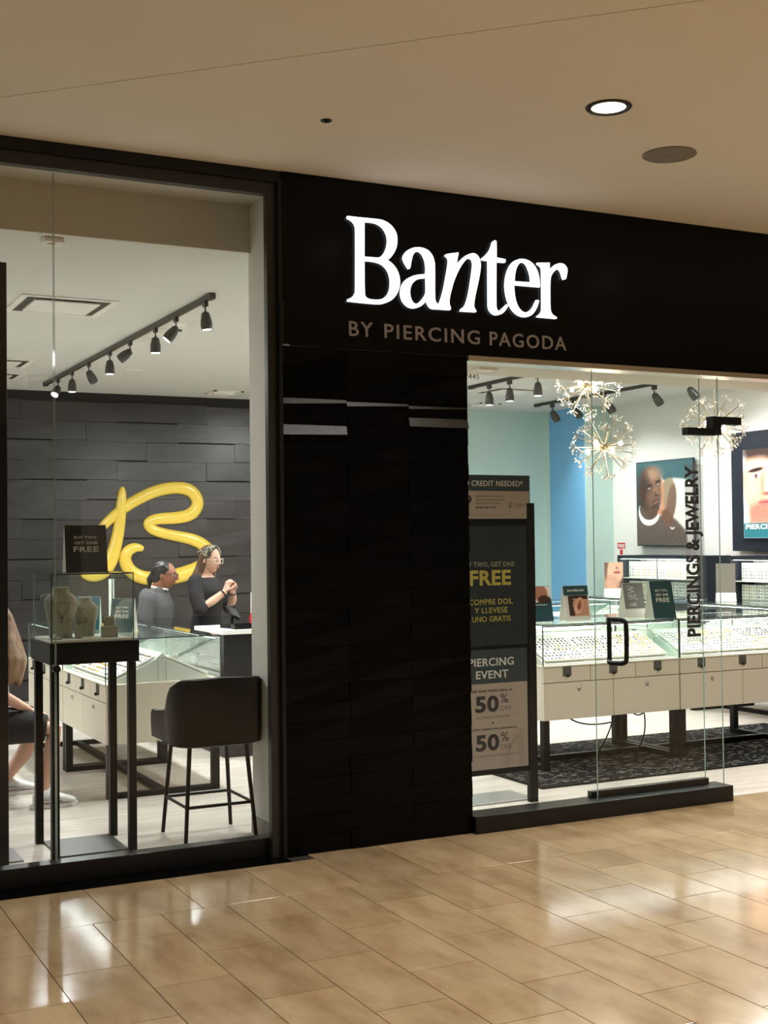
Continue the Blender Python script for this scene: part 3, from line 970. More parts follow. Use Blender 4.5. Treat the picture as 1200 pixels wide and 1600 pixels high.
# ---- crystal starburst chandeliers
def chandelier_meshes():
    arm = MB().tube([(0, 0, 0.02), (0, 0, 0.235)], 0.0036, 6).mesh('arm')
    arm.materials.append(brass_m)
    tw = MB()
    cr = MB()
    rr = random.Random(3)
    for k in range(9):
        a = 2 * PI * k / 9 + rr.uniform(-.3, .3)
        e = rr.uniform(0.0, 0.9)
        L = rr.uniform(0.035, 0.062)
        d = Vector((math.cos(a) * math.cos(e), math.sin(a) * math.cos(e), math.sin(e)))
        p0 = Vector((0, 0, 0.23))
        tw.tube([p0, p0 + d * L], 0.0016, 4)
        q = p0 + d * L
        for j in range(2):
            qq = q + Vector((rr.uniform(-.008, .008), rr.uniform(-.008, .008), rr.uniform(-.008, .008)))
            r = rr.uniform(0.0050, 0.0076)
            cr.add([qq + Vector(v) * r for v in ((1, 0, 0), (-1, 0, 0), (0, 1, 0), (0, -1, 0), (0, 0, 1), (0, 0, -1))],
                   [(0, 2, 4), (2, 1, 4), (1, 3, 4), (3, 0, 4), (2, 0, 5), (1, 2, 5), (3, 1, 5), (0, 3, 5)])
    twm = tw.mesh('twigs')
    twm.materials.append(brass_m)
    crm = cr.mesh('crystal_beads')
    crm.materials.append(crystal_m)
    return arm, twm, crm


CH = chandelier_meshes()


def chandelier(c, label, Rr=1.0, drop=None):
    t = thing('crystal_chandelier', label, 'chandelier', c, 0, 'starburst chandeliers')
    MB().ell((0, 0, 0), 0.036, 0.036, 0.036, 18, 11).build('hub', brass_m, t, smooth=True)
    top = ZC - c[2]
    MB().tube([(0, 0, 0.03), (0, 0, top)], 0.005, 8).build('down_rod', brass_m, t)
    MB().lathe([(0, top), (0.06, top), (0.058, top - 0.02), (0, top - 0.03)], 20).build('canopy', brass_m, t, smooth='auto')
    N = 30
    ga = PI * (3 - math.sqrt(5))
    for k in range(N):
        z = 1 - 2 * (k + 0.5) / N
        if z > 0.93:
            continue
        r = math.sqrt(1 - z * z)
        d = Vector((r * math.cos(ga * k), r * math.sin(ga * k), z))
        q = d.to_track_quat('Z', 'Y').to_euler()
        a = link('arm', CH[0], None, t, rot=q)
        f = Rr * random.uniform(0.92, 1.06)
        a.scale = (1, 1, f)
        tw = link('twigs', CH[1], None, a)
        cb = link('crystal_beads', CH[2], None, a)
        cb['kind'] = 'stuff'
        tw['kind'] = 'stuff'
        tw.rotation_euler[2] = cb.rotation_euler[2] = k * 1.3
    for k in range(6):
        a = k * PI / 3 + 0.4
        zz = 0.03 if k % 2 else -0.03
        p = Vector((math.cos(a) * 0.125, math.sin(a) * 0.125, zz))
        s = MB().tube([(0, 0, 0), p * 0.8], 0.005, 8).build('lamp_arm', brass_m, t)
        MB().ell(p, 0.017, 0.017, 0.021, 12, 8).build('bulb', bulb_m, s, smooth=True)
    light('chandelier_lamp', 'POINT', 4, (1.0, 0.86, 0.65), (0, 0, -0.07), t, shadow_soft_size=0.08)
    return t


chandelier((6.38, 2.46, 2.955), 'upper left crystal starburst chandelier cut by the entrance soffit', 1.05)
chandelier((6.05, 1.79, 2.38), 'lower left crystal starburst chandelier, hanging lowest', 0.98)
chandelier((7.16, 1.78, 2.585), 'rightmost crystal starburst chandelier behind the black door fitting', 1.0)

# ================================================================== SHOWCASES
Wc, Lc = 0.79, 1.23
ZB0, ZB1, ZG = 0.355, 0.735, 1.045


def showcase(loc, rotz, label, ends=True, power=1.0):
    """local x runs along the case, the drawer side faces -y"""
    t = thing('display_case', label, 'display case', loc, rotz, 'jewelry showcases')
    L, W = Lc, Wc
    x0, x1, y0, y1 = -L / 2, L / 2, -W / 2, W / 2
    B(x0, y0 + 0.018, ZB0, x1, y1, ZB1).build('body', cream_m, t, bevel=0.003)
    B(x0 - 0.002, y0 - 0.002, ZB1, x1 + 0.002, y1 + 0.002, ZB1 + 0.012).build('deck_rim', cream_m, t, bevel=0.002)
    g = 0.0025
    for k in range(3):
        a, b = x0 + k * L / 3 + g, x0 + (k + 1) * L / 3 - g
        d = B(a, y0, 0.628, b, y0 + 0.02, ZB1 - 0.003).build('drawer', cream_m, t, bevel=0.002)
        cx = (a + b) / 2
        B(cx - 0.036, y0 - 0.004, 0.668, cx + 0.036, y0 - 0.0005, ZB1 + 0.004).build('lock_plate', acryl_m, d)
        MB().lathe([(0, 0), (0.011, 0), (0.012, 0.014), (0.009, 0.020), (0, 0.021)], 14, Matrix.Translation((cx, y0 - 0.003, 0.672)) @ rotm('X', 90)).build('lock', darkmetal_m, d, smooth='auto')
    for k in range(2):
        a, b = x0 + k * L / 2 + g, x0 + (k + 1) * L / 2 - g
        d = B(a, y0, ZB0 + 0.003, b, y0 + 0.02, 0.622).build('drawer', cream_m, t, bevel=0.002)
        cx = (a + b) / 2
        MB().lathe([(0, 0), (0.015, 0), (0.015, 0.006), (0.009, 0.012), (0, 0.014)], 16, Matrix.Translation((cx, y0, 0.575)) @ rotm('X', 90)).build('lock', chrome_m, d, smooth='auto')
    for sx in (x0 + 0.005, x1 - 0.055):
        for sy in (y0 + 0.01, y1 - 0.06):
            B(sx, sy, 0.0, sx + 0.05, sy + 0.05, ZB0).build('leg', black_m, t)
        B(sx, y0 + 0.05, 0.0, sx + 0.05, y1 - 0.05, 0.035).build('floor_rail', black_m, t)
    B(x0 + 0.05, -0.025, 0.0, x1 - 0.05, 0.025, 0.035).build('floor_rail', black_m, t)
    gt = 0.006
    B(x0, y0, ZB1 + 0.012, x1, y0 + gt, ZG - 0.008).build('glass_front', case_glass_m, t)
    B(x0, y1 - gt, ZB1 + 0.012, x1, y1, ZG - 0.008).build('glass_back', case_glass_m, t)
    B(x0, y0 + gt, ZB1 + 0.012, x0 + gt, y1 - gt, ZG - 0.008).build('glass_end', case_glass_m, t)
    B(x1 - gt, y0 + gt, ZB1 + 0.012, x1, y1 - gt, ZG - 0.008).build('glass_end', case_glass_m, t)
    tp = B(x0, y0, ZG - 0.008, x1, y1, ZG).build('glass_top', case_glass_m, t)
    mb = MB()
    e = 0.0015
    mb.box(x0 - e, y0 - e, ZG - 0.008, x1 + e, y0, ZG)
    mb.box(x0 - e, y1, ZG - 0.008, x1 + e, y1 + e, ZG)
    mb.box(x0 - e, y0, ZG - 0.008, x0, y1, ZG)
    mb.box(x1, y0, ZG - 0.008, x1 + e, y1, ZG)
    mb.build('top_edge', mat('dark_glass_edge', (46, 62, 60), 0.15, 0, 0.7), tp)
    for (cx, cy) in ((x0, y0), (x1, y0), (x0, y1), (x1, y1)):
        B(cx - 0.003, cy - 0.003, ZB1 + 0.012, cx + 0.003, cy + 0.003, ZG - 0.008).build('corner_edge', MATS['dark_glass_edge'], t)
    # lighting strip under the top glass, front and back
    for yy in (y0 + 0.03, y1 - 0.03):
        s = B(x0 + 0.03, yy - 0.010, ZG - 0.024, x1 - 0.03, yy + 0.010, ZG - 0.012).build('light_bar', chrome_m, t)
        B(x0 + 0.035, yy - 0.008, ZG - 0.026, x1 - 0.035, yy + 0.008, ZG - 0.0241).build('led_strip', led_m, s)
        light('case_lamp', 'AREA', CASE_LED * power, (1, 1, 0.97), (0, yy, ZG - 0.03), t, shape='RECTANGLE', size=L - 0.1, size_y=0.02)
    return t


RIDGE = 0.925


def tray(t_case_loc, rotz, u0, u1, side, s0, s1, label, dens=1.0, gold=0.3, seed=0):
    """sloping jewelry pad inside a case; side -1 = customer slope; s0..s1 run up the slope"""
    rr = random.Random(seed)
    o = thing('jewelry_tray', label, 'jewelry tray', (t_case_loc[0], t_case_loc[1], 0.0118 if abs(rotz) < 0.1 and t_case_loc[1] < 2 else 0.0), rotz, 'jewelry trays in the showcases')
    yb, zb, yt, zt = side * (Wc / 2 - 0.05), ZB1 + 0.045, side * 0.03, RIDGE
    def P(s):
        return Vector((0, yb + (yt - yb) * s, zb + (zt - zb) * s))
    a, b = P(s0), P(s1)
    sl = (b - a)
    n = Vector((0, -sl.z, sl.y)).normalized()
    if n.z < 0:
        n = -n
    mb = MB()
    th = 0.016
    vs = []
    for (pt, k) in ((a, 0), (b, 0), (b, 1), (a, 1)):
        for ux in (u0, u1):
            q = pt + n * (th * k - th)
            vs.append((ux, q.y, q.z))
    mb.add(vs, [(0, 1, 3, 2), (2, 3, 5, 4), (4, 5, 7, 6), (6, 7, 1, 0), (0, 2, 4, 6), (1, 7, 5, 3)])
    mb.build('pad', pad_m, o, bevel=0.002)
    # rows of small pieces pinned on the pad
    jg, js = MB(), MB()
    rows = max(2, int((b - a).length / 0.032))
    cols = int((u1 - u0) / 0.034 * dens)
    isgold = rr.random() < gold
    for r in range(rows):
        for c in range(cols):
            if rr.random() < 0.12:
                continue
            s = (r + 0.5) / rows
            p = a + sl * s + n * 0.001
            x = u0 + 0.012 + (u1 - u0 - 0.024) * (c + 0.5) / cols
            w_, h_ = rr.uniform(0.0035, 0.008), rr.uniform(0.006, 0.012)
            M = Matrix.Translation((x, p.y, p.z)) @ Matrix.Rotation(math.atan2(sl.z, sl.y), 4, 'X')
            (jg if (isgold and rr.random() < .85) or rr.random() < .12 else js).box(-w_, -h_, 0, w_, h_, 0.004, M)
    if jg.v:
        jg.build('gold_pieces', gold_m, o)['kind'] = 'stuff'
    if js.v:
        js.build('silver_pieces', silver_m, o)['kind'] = 'stuff'
    return o


def gable(case):
    """white tent-shaped riser under the trays, fixed in the case"""
    y, zb, zt = Wc / 2 - 0.05, ZB1 + 0.014, RIDGE - 0.022
    mb = MB().prism([(-y, zb), (y, zb), (y, zb + 0.006), (0.03, zt - 0.003), (-0.03, zt - 0.003), (-y, zb + 0.006)], -Lc / 2 + 0.05, Lc / 2 - 0.05, 'x')
    o = mb.build('tray_riser', paper_m, case)
    for sx in (-Lc / 2 + 0.049, Lc / 2 - 0.049):
        mb = MB()
        mb.box(sx - 0.0015, -0.029, zb + 0.001, sx + 0.0015, -0.0275, zt - 0.02).box(sx - 0.0015, 0.0275, zb + 0.001, sx + 0.0015, 0.029, zt - 0.02)
        mb.build('end_joint', seam_m, o)
    y2 = 0.034
    MB().prism([(-y2, RIDGE - 0.018), (0, RIDGE + 0.012), (y2, RIDGE - 0.018), (y2, RIDGE - 0.0215), (-y2, RIDGE - 0.0215)], -Lc / 2 + 0.045, Lc / 2 - 0.045, 'x').build('ridge_cap', paper_m, o)


CASES = [((5.765, 1.735), 0, 'cream jewelry showcase on black legs, left one inside the entrance', 'front left entrance showcase', 1),
         ((7.006, 1.735), 0, 'cream jewelry showcase on black legs, right one inside the entrance', 'front right entrance showcase', 1),
         ((2.555, 2.585), -90, 'cream jewelry showcase with its end to the window, behind the bar stool', 'showcase behind the bar stool', 1),
         ((2.555, 3.820), -90, 'cream jewelry showcase in the left row, second from the window', 'second showcase of the left row', 1),
         ((7.17, 4.46), 0, 'cream jewelry showcase behind the entrance pair, seen over their tops', 'showcase behind the entrance pair', 0),
         ((8.645, 4.69), -90, 'cream jewelry showcase near the right wall, standing farther back', 'far right-hand showcase', 0),
         ((8.645, 2.84), -90, 'cream jewelry showcase near the right wall, cut by the picture edge', 'near right-hand showcase', 0)]
SHOW = []
for ci, (xy, rz, lab, nm, full) in enumerate(CASES):
    cz = 0.0118 if ci < 2 else 0.0          # the entrance pair stands on the rug
    case = showcase((xy[0], xy[1], cz), R(rz), lab)
    SHOW.append(case)
    gable(case)
    n3 = ['left', 'middle', 'right']
    for k in range(3):
        u0 = -Lc / 2 + 0.06 + k * (Lc - 0.12) / 3 + 0.004
        u1 = u0 + (Lc - 0.12) / 3 - 0.008
        for (s0, s1, rn) in ((0.02, 0.48, 'lower'), (0.53, 0.93, 'upper')):
            tray(xy, R(rz), u0, u1, -1, s0, s1, 'white jewelry pad, %s row %s, customer side of %s' % (rn, n3[k], nm), 1.0, 0.45 if rn == 'lower' else 0.15, seed=ci * 31 + k * 7 + int(s0 * 100))
        if full:
            tray(xy, R(rz), u0, u1, 1, 0.04, 0.93, 'white jewelry pad, %s, staff side of %s' % (n3[k], nm), 0.9, 0.2, seed=ci * 17 + k * 5 + 3)

# power leads hanging under the cases
for pts in ([(-.32, -.24, 0.36), (-.22, -.24, 0.30), (-.05, -.24, 0.27), (.18, -.24, 0.29), (.25, -.24, 0.36)],
            [(.29, -.02, 0.36), (.26, -.02, 0.22), (.18, -.02, 0.08), (.10, -.04, 0.012)],
            [(.55, -.04, 0.36), (.57, -.04, 0.2), (.54, -.04, 0.08), (.47, -.05, 0.012)],
            [(.29, -.19, 0.36), (.36, -.19, 0.31), (.42, -.19, 0.31), (.46, -.19, 0.36)]):
    MB().tube(smooth_poly(pts, 2), 0.006, 6).build('power_cord', black_m, SHOW[0], smooth=True)
MB().tube(smooth_poly([(0, -.05, 0.36), (.05, -.07, 0.2), (.1, -.13, 0.1), (.17, -.1, 0.045), (.19, -.03, 0.042)], 2), 0.006, 6).build('power_cord', black_m, SHOW[2], smooth=True)

# rug under the entrance showcases
rug = thing('area_rug', 'charcoal rug with broken white flecks under the entrance showcases', 'rug', (6.6, 1.62, 0))
B(-1.80, -0.765, 0.0, 1.6, 0.765, 0.010).build('pile', rug_m, rug, bevel=0.003)
fl = MB()
rr = random.Random(5)
for k in range(1500):
    x, y = rr.uniform(-1.78, 1.52), rr.uniform(-0.75, 0.75)
    l = rr.uniform(0.01, 0.06)
    fl.box(x, y, 0.0098, x + l, y + rr.uniform(0.002, 0.005), 0.0112)
fl.build('white_flecks', fleck_m, rug)['kind'] = 'stuff'

# ================================================================== THE EMBLEM ON THE CHARCOAL WALL
em = thing('wall_emblem', 'raised yellow brush-script letter B on the charcoal wall', 'emblem', (4.2, 7.66, 1.28))


def ribbon(pts, wid, name, parent, off):
    """calligraphic stroke: swept ridge whose breadth swells and tapers"""
    p = np.array(smooth_poly(pts, 3))
    n = len(p)
    d = np.gradient(p, axis=0)
    d /= np.linalg.norm(d, axis=1)[:, None] + 1e-9
    nrm = np.c_[-d[:, 1], d[:, 0]]
    s = np.linspace(0, 1, n)
    ws = np.interp(s, np.linspace(0, 1, len(wid)), wid)
    rs = []
    for i in range(n):
        h = ws[i]
        ring = []
        for (a, b) in ((-1, 0.0), (-0.92, -0.30), (-0.6, -0.62), (0, -0.85), (0.6, -0.62), (0.92, -0.30), (1, 0.0)):
            q = p[i] + nrm[i] * a * h
            ring.append((q[0] - 4.2, off + b * h * 0.75, q[1] - 1.28))
        for a in (1, -1):
            q = p[i] + nrm[i] * a * h
            ring.append((q[0] - 4.2, off + 0.03, q[1] - 1.28))
        rs.append(ring)
    return MB().rings(rs).build(name, yellow_m, parent, smooth='auto')


ribbon(S1, [0.008, 0.042, 0.058, 0.060, 0.066, 0.072, 0.076, 0.072, 0.06, 0.042, 0.014], 'stem_stroke', em, 0.0)
ribbon(S2, [0.02, 0.050, 0.060, 0.066, 0.068, 0.07, 0.07, 0.072, 0.068, 0.060, 0.056, 0.058, 0.066, 0.074, 0.084, 0.088, 0.084, 0.076, 0.072, 0.068, 0.055, 0.024], 'bowl_stroke', em, 0.012)
for (x, z) in ((3.84, 2.1), (4.5, 2.31), (4.3, 1.95), (4.25, 1.28), (4.8, 1.64), (3.9, 1.5)):
    MB().tube([(x - 4.2, 0.02, z - 1.28), (x - 4.2, 0.06, z - 1.28)], 0.008, 8).build('standoff', darkmetal_m, em)


# ================================================================== CARDS AND SIGNS
def face_on(loc, rotz, lean=0):
    return Matrix.Translation(loc) @ Matrix.Rotation(rotz, 4, 'Z') @ Matrix.Rotation(R(-lean), 4, 'X')


def tent_card(loc, rotz, wd, ht, label, front_m, lean=12, base=None, name='tent_card'):
    """folded table-top card; front face looks along local -y. returns thing and front-plane helper"""
    t = thing(name, label, 'tabletop sign', loc, rotz)
    d = ht * math.tan(R(lean))
    th = 0.003
    c = math.cos(R(lean))
    # front and back panels leaning to a common top edge
    pf = MB().prism([(-d, 0), (-d + th, 0), (th * 0.5, ht), (-th * 0.5, ht)], -wd / 2, wd / 2, 'x')
    pf.build('front_panel', paper_m, t)
    pb = MB().prism([(d, 0), (d - th, 0), (-th * 0.4 + th, ht), (th * 0.5, ht)], -wd / 2, wd / 2, 'x')
    pb.build('back_panel', paper_m, t)
    def on(x, z, e=0.001):
        return (x, -d + (d - th * 0.5) * z / ht - e - 0.0004, z)
    uy = Vector((0, d, ht)).normalized()
    if base is None:
        base = 0.0
    o = on(-wd / 2, base, 0.0006)
    q = MB().add([on(-wd / 2, base, 0.0008), on(wd / 2, base, 0.0008), on(wd / 2, ht - 0.001, 0.0008), on(-wd / 2, ht - 0.001, 0.0008)], [(0, 1, 2, 3)])
    if front_m is not None:
        q.build('front_print', front_m, t)
    return t, on, uy


def two_get_one(t, on, uy, wd, ht, m):
    for (body, z, h_, w_) in (('BUY TWO,', 0.70, 0.065, 0.56), ('GET ONE', 0.59, 0.065, 0.56), ('FREE', 0.43, 0.115, 0.60)):
        text_fit(body, m, t, on(-wd * w_ / 2, ht * z, 0.0014), (1, 0, 0), uy, wd * w_, ht * h_, bold=0.02)


# card on the window showcase
t, on, uy = tent_card((1.735, 0.76, 1.5125), 0, 0.232, 0.262, 'dark BUY TWO GET ONE FREE tent card on the window display case', darkteal_m, lean=9)
two_get_one(t, on, uy, 0.232, 0.262, greywhite_m)
# cards on the left showcases
for (x, y, rz, lb) in ((2.32, 3.05, -25, 'teal BUY TWO GET ONE FREE card on the left showcase, seen between the busts'), (2.44, 2.55, -35, 'teal BUY TWO GET ONE FREE card on the left showcase, nearest the bar stool')):
    t, on, uy = tent_card((x, y, ZG + 0.0005), R(rz), 0.17, 0.24, lb, teal_m, lean=13)
    two_get_one(t, on, uy, 0.17, 0.24, paper_m)
t, on, uy = tent_card((2.22, 3.42, ZG + 0.0005), R(-20), 0.13, 0.21, 'small white card with teal heading on the left showcase', paper_m, lean=13)
B(-0.05, 0, 0, 0.05, 0.001, 0.03, Matrix.Translation(on(0, 0.17, 0.0016))).build('heading_print', teal_m, t)
t = thing('acrylic_stand', 'tall narrow white sign stand on the left showcase', 'sign stand', (2.74, 4.0, ZG + 0.0005))
B(-0.03, -0.05, 0, 0.03, 0.05, 0.012).build('foot', paper_m, t)
B(-0.022, -0.004, 0.012, 0.022, 0.004, 0.34).build('blade', paper_m, t)

# cards on the entrance showcases
ZS = ZG + 0.0123


def paint_ear(u, v):
    img = np.zeros(u.shape + (3,)) + np.array([205, 150, 120.])
    img = paint(img, m_poly(u, v, [(0, 0), (0.28, 0), (0.22, 0.5), (0.32, 1), (0, 1)]), (70, 48, 44))
    img = paint(img, m_poly(u, v, [(0.25, 0.85), (1, 0.8), (1, 1), (0.2, 1)]), (58, 40, 38))
    img = paint(img, m_ell(u, v, 0.52, 0.5, 0.20, 0.42, -18, .1), (236, 186, 158))
    img = paint(img, m_ell(u, v, 0.55, 0.52, 0.12, 0.28, -18, .3), (186, 120, 96))
    img = paint(img, m_ell(u, v, 0.52, 0.46, 0.06, 0.13, -18, .4), (128, 72, 60))
    for k, (x, y) in enumerate(((0.38, 0.82), (0.34, 0.66), (0.36, 0.48), (0.42, 0.32), (0.5, 0.17))):
        img = paint(img, m_poly(u, v, [(x - .18, y), (x - .02, y), (x - .02, y + .015), (x - .18, y + .015)]), (240, 240, 236))
    return img


def paint_lips(u, v):
    img = np.zeros(u.shape + (3,)) + np.array([150, 118, 100.])
    img = paint(img, m_ell(u, v, 0.62, 0.72, 0.52, 0.5, 12, .35), (216, 172, 148))
    img = paint(img, m_ell(u, v, 0.40, 0.2, 0.34, 0.3, 0, .5), (196, 150, 126))
    img = paint(img, m_ell(u, v, 0.68, 0.61, 0.19, 0.05, 0, .3), (164, 84, 80))
    img = paint(img, m_ell(u, v, 0.68, 0.78, 0.08, 0.05, 0, .5), (170, 116, 98))
    img = paint(img, m_poly(u, v, [(0, 1), (0.22, 1), (0.12, 0.5), (0, 0.3)], .1), (110, 84, 74))
    img = paint(img, m_poly(u, v, [(1, 0), (0.8, 0), (0.86, 0.25), (1, 0.45)], .08), (92, 66, 56))
    return img


t, on, uy = tent_card((5.63, 1.62, ZS), R(-4), 0.215, 0.262, 'ear piercing price card with a teal heading on the left entrance showcase', None, lean=12, base=0.04)
h = 0.262
B(-0.1075, -0.001, 0, 0.1075, 0, 0.072, Matrix.Translation(on(0, 0.19, 0.0004)) @ Matrix.Rotation(-math.atan2(uy.y, uy.z), 4, 'X')).build('heading_print', teal_m, t)
text_fit('EAR PIERCING', paper_m, t, on(-0.072, 0.217, 0.0026), (1, 0, 0), uy, 0.144, 0.015, bold=0.03)
print_mesh('ear_photograph', 0.17, 0.155, 60, 60, paint_ear, print_m, t, on(-0.0725, 0.036, 0.0016), (1, 0, 0), uy)
t, on, uy = tent_card((5.36, 1.70, ZS), R(-4), 0.19, 0.262, 'teal price card half hidden behind the tall sign stand', teal_m, lean=12)
print_mesh('portrait_photograph', 0.188, 0.12, 40, 30, lambda u, v: paint(paint(np.zeros(u.shape + (3,)) + np.array([228, 222, 216.]), m_ell(u, v, .55, .55, .3, .55, 0, .1), (176, 120, 96)), m_ell(u, v, .7, .1, .3, .35, 20, .2), (70, 44, 38)), print_m, t, on(-0.094, 0.141, 0.0016), (1, 0, 0), uy)
for k in range(3):
    text_fit(('JEWELRY', 'PIERCING', 'FROM 14K')[0] if k == 0 else 'lllll lll', paper_m, t, on(-0.06, 0.115 - k * 0.03, 0.0018), (1, 0, 0), uy, 0.12, 0.012, bold=0.02) if k == 0 else None
t, on, uy = tent_card((6.195, 1.66, ZS), R(-3), 0.185, 0.265, 'grey card with pale sideways lettering on the entrance showcases', mat('grey_card_print', (112, 110, 106), 0.5), lean=13, base=0.07)
text_fit('& JEW', greywhite_m, t, on(0.035, 0.085, 0.0016), uy, (-1, 0, 0), 0.165, 0.085, bold=0.0)
t, on, uy = tent_card((6.325, 1.485, ZS), R(-3), 0.205, 0.285, 'teal BUY TWO GET ONE FREE card where the two entrance showcases meet', teal_m, lean=13)
two_get_one(t, on, uy, 0.205, 0.285, paper_m)


def block_card(loc, rotz, wd, ht, label, front, painter=None, wb=None):
    t = thing('picture_card', label, 'tabletop sign', loc, rotz)
    wb = wb or wd
    MB().prism([(-0.05, 0), (0.05, 0), (0.02, 0.085), (-0.02, 0.085)], -wb / 2, wb / 2, 'x').build('base_block', paper_m, t, bevel=0.003)
    B(-wd / 2, -0.004, 0.085, wd / 2, 0.004, 0.085 + ht).build('card', front, t)
    if painter:
        print_mesh('portrait_photograph', wd, ht, 40, 56, painter, print_m, t, (-wd / 2, -0.0048, 0.085), (1, 0, 0), (0, 0, 1))
    return t


block_card((8.50, 4.95, ZG + 0.0005), R(-25), 0.205, 0.285, 'tall card with a photo of lips and chin on the far showcase', paper_m, paint_lips)
block_card((8.60, 3.30, ZG + 0.0005), R(-30), 0.185, 0.285, 'plain grey card back on a white base by the right wall units', mat('taupe_card', (128, 122, 112), 0.6))


# ---- tall floor sign inside the entrance
sf = thing('floor_sign_stand', 'tall black floor sign stand with stacked sale posters left of the entrance', 'sign stand', (4.23, 0.56, 0))
B(-0.36, 0.05, 0.0, 0.36, 0.36, 0.008).build('base_plate', mat('silver_base_plate', (150, 150, 150), 0.3, 0.7), sf, bevel=0.002)
for sx in (-0.335, 0.275):
    B(sx, -0.02, 0.0, sx + 0.06, 0.02, 1.90).build('post', black_m, sf, bevel=0.003)
B(-0.275, -0.016, 0.985, 0.275, 0.016, 1.80).build('upper_panel', black_m, sf, bevel=0.002)
B(-0.275, -0.016, 0.20, 0.275, 0.016, 0.985).build('lower_panel', black_m, sf, bevel=0.002)
tp = B(-0.300, -0.016, 1.80, 0.303, -0.004, 2.075).build('topper_board', slate_print_m, sf)
B(-0.300, -0.0185, 1.80, 0.297, -0.0155, 1.975).build('tan_print', tan_print_m, tp)
ux, uz = (1, 0, 0), (0, 0, 1)
text_fit('NO CREDIT NEEDED*', greywhite_m, tp, (-0.218, -0.0168, 2.005), ux, uz, 0.468, 0.036, bold=0.012)
text_fit('$49', ink_m, tp, (-0.285, -0.0192, 1.880), ux, uz, 0.155, 0.066, bold=0.03)
for k, ln in enumerate(('Initial payment to take your', 'jewelry home today with the', 'lease purchase program')):
    text_fit(ln, inkgrey_m, tp, (-0.10, -0.0192, 1.934 - 0.022 * k), ux, uz, 0.20 if k < 2 else 0.175, 0.014, bold=0.01)
text_fit('LIMITED TIME OFFER', ink_m, tp, (-0.105, -0.0192, 1.866), ux, uz, 0.15, 0.010, bold=0.02)
text_fit('Progressive\nLeasing', inkgrey_m, tp, (0.185, -0.0192, 1.868), ux, uz, 0.085, 0.03, bold=0.0, align='LEFT')
MB().tube([(0.146, -0.0195, 1.866), (0.146, -0.0195, 1.900), (0.152, -0.0195, 1.905), (0.163, -0.0195, 1.904), (0.167, -0.0195, 1.894), (0.162, -0.0195, 1.885), (0.154, -0.0195, 1.884), (0.154, -0.0195, 1.866)], 0.0012, 5).build('leaf_logo', ink_m, tp)
for k in range(3):
    B(-0.26, -0.0190, 1.816 + k * 0.008, 0.16 if k else 0.10, -0.0186, 1.8172 + k * 0.008).build('small_print', inkgrey_m, tp)
up_ = B(-0.270, -0.0185, 1.005, 0.270, -0.0155, 1.755).build('sale_poster', darkteal_m, sf)
text_fit('BUY TWO, GET ONE', mat('sage_ink', (140, 142, 118), 0.6), up_, (-0.212, -0.0192, 1.495), ux, uz, 0.39, 0.034, bold=0.006)
text_fit('FREE', lemon_m, up_, (-0.152, -0.0192, 1.382), ux, uz, 0.302, 0.095, bold=0.03)
for k, (ln, a, b) in enumerate((('COMPRE DOS,', -0.158, 0.318), ('Y LLEVESE', -0.120, 0.242), ('UNO GRATIS', -0.138, 0.282))):
    text_fit(ln, lemon_m, up_, (a, -0.0192, 1.263 - 0.054 * k - (0.006 if k == 0 else 0)), ux, uz, b, 0.034 if k else 0.040, bold=0.008)
lo = B(-0.270, -0.0185, 0.235, 0.262, -0.0155, 0.98).build('event_poster', tan_print_m, sf)
B(-0.270, -0.0195, 0.770, 0.262, -0.0180, 0.98).build('heading_print', slate_print_m, lo)
text_fit('PIERCING', greywhite_m, lo, (-0.168, -0.0202, 0.878), ux, uz, 0.330, 0.050, bold=0.014)
text_fit('EVENT', greywhite_m, lo, (-0.116, -0.0202, 0.800), ux, uz, 0.236, 0.050, bold=0.014)
for k, zz in enumerate((0.590, 0.350)):
    text_fit('50', ink_m, lo, (-0.124, -0.0192, zz), ux, uz, 0.172, 0.104, bold=0.035)
    text_fit('%', ink_m, lo, (0.060, -0.0192, zz + 0.053), ux, uz, 0.058, 0.056, bold=0.0)
    text_fit('OFF', inkgrey_m, lo, (0.056, -0.0192, zz + 0.004), ux, uz, 0.084, 0.030, bold=0.0)
    text_fit(('FREE EAR PIERCING &', 'BODY PIERCING JEWELRY')[k], ink_m, lo, ((-0.175, -0.165)[k], -0.0192, zz + 0.127), ux, uz, (0.324, 0.35)[k], 0.014, bold=0.02)
    text_fit(('2ND PAIR OF EARRINGS*', 'W/ A BODY PIERCING SERVICE*')[k], inkgrey_m, lo, ((-0.125, -0.16)[k], -0.0192, zz - 0.036), ux, uz, (0.26, 0.365)[k], 0.012, bold=0.0)
MB().lathe([(0, 0), (0.006, 0), (0.006, 0.001), (0, 0.001)], 14, Matrix.Translation((0.002, -0.0188, 0.522)) @ rotm('X', 90)).build('dot', ink_m, lo)

# ---- tall black panel at the left edge of the window
pn = thing('poster_stand', 'tall black freestanding panel at the left edge of the window', 'sign stand', (0.90, 0.55, 0))
B(-0.40, -0.03, 0.0, 0.372, 0.03, 3.15).build('panel', mat('black_panel_gloss', (16, 18, 24), 0.3), pn, bevel=0.003)
B(-0.46, 0.032, 0.0, 0.46, 0.34, 0.010).build('base_plate', MATS['silver_base_plate'], pn, bevel=0.002)
B(-0.38, 0.03, 1.6, 0.37, 0.036, 1.62).build('crossbar', chrome_m, pn)

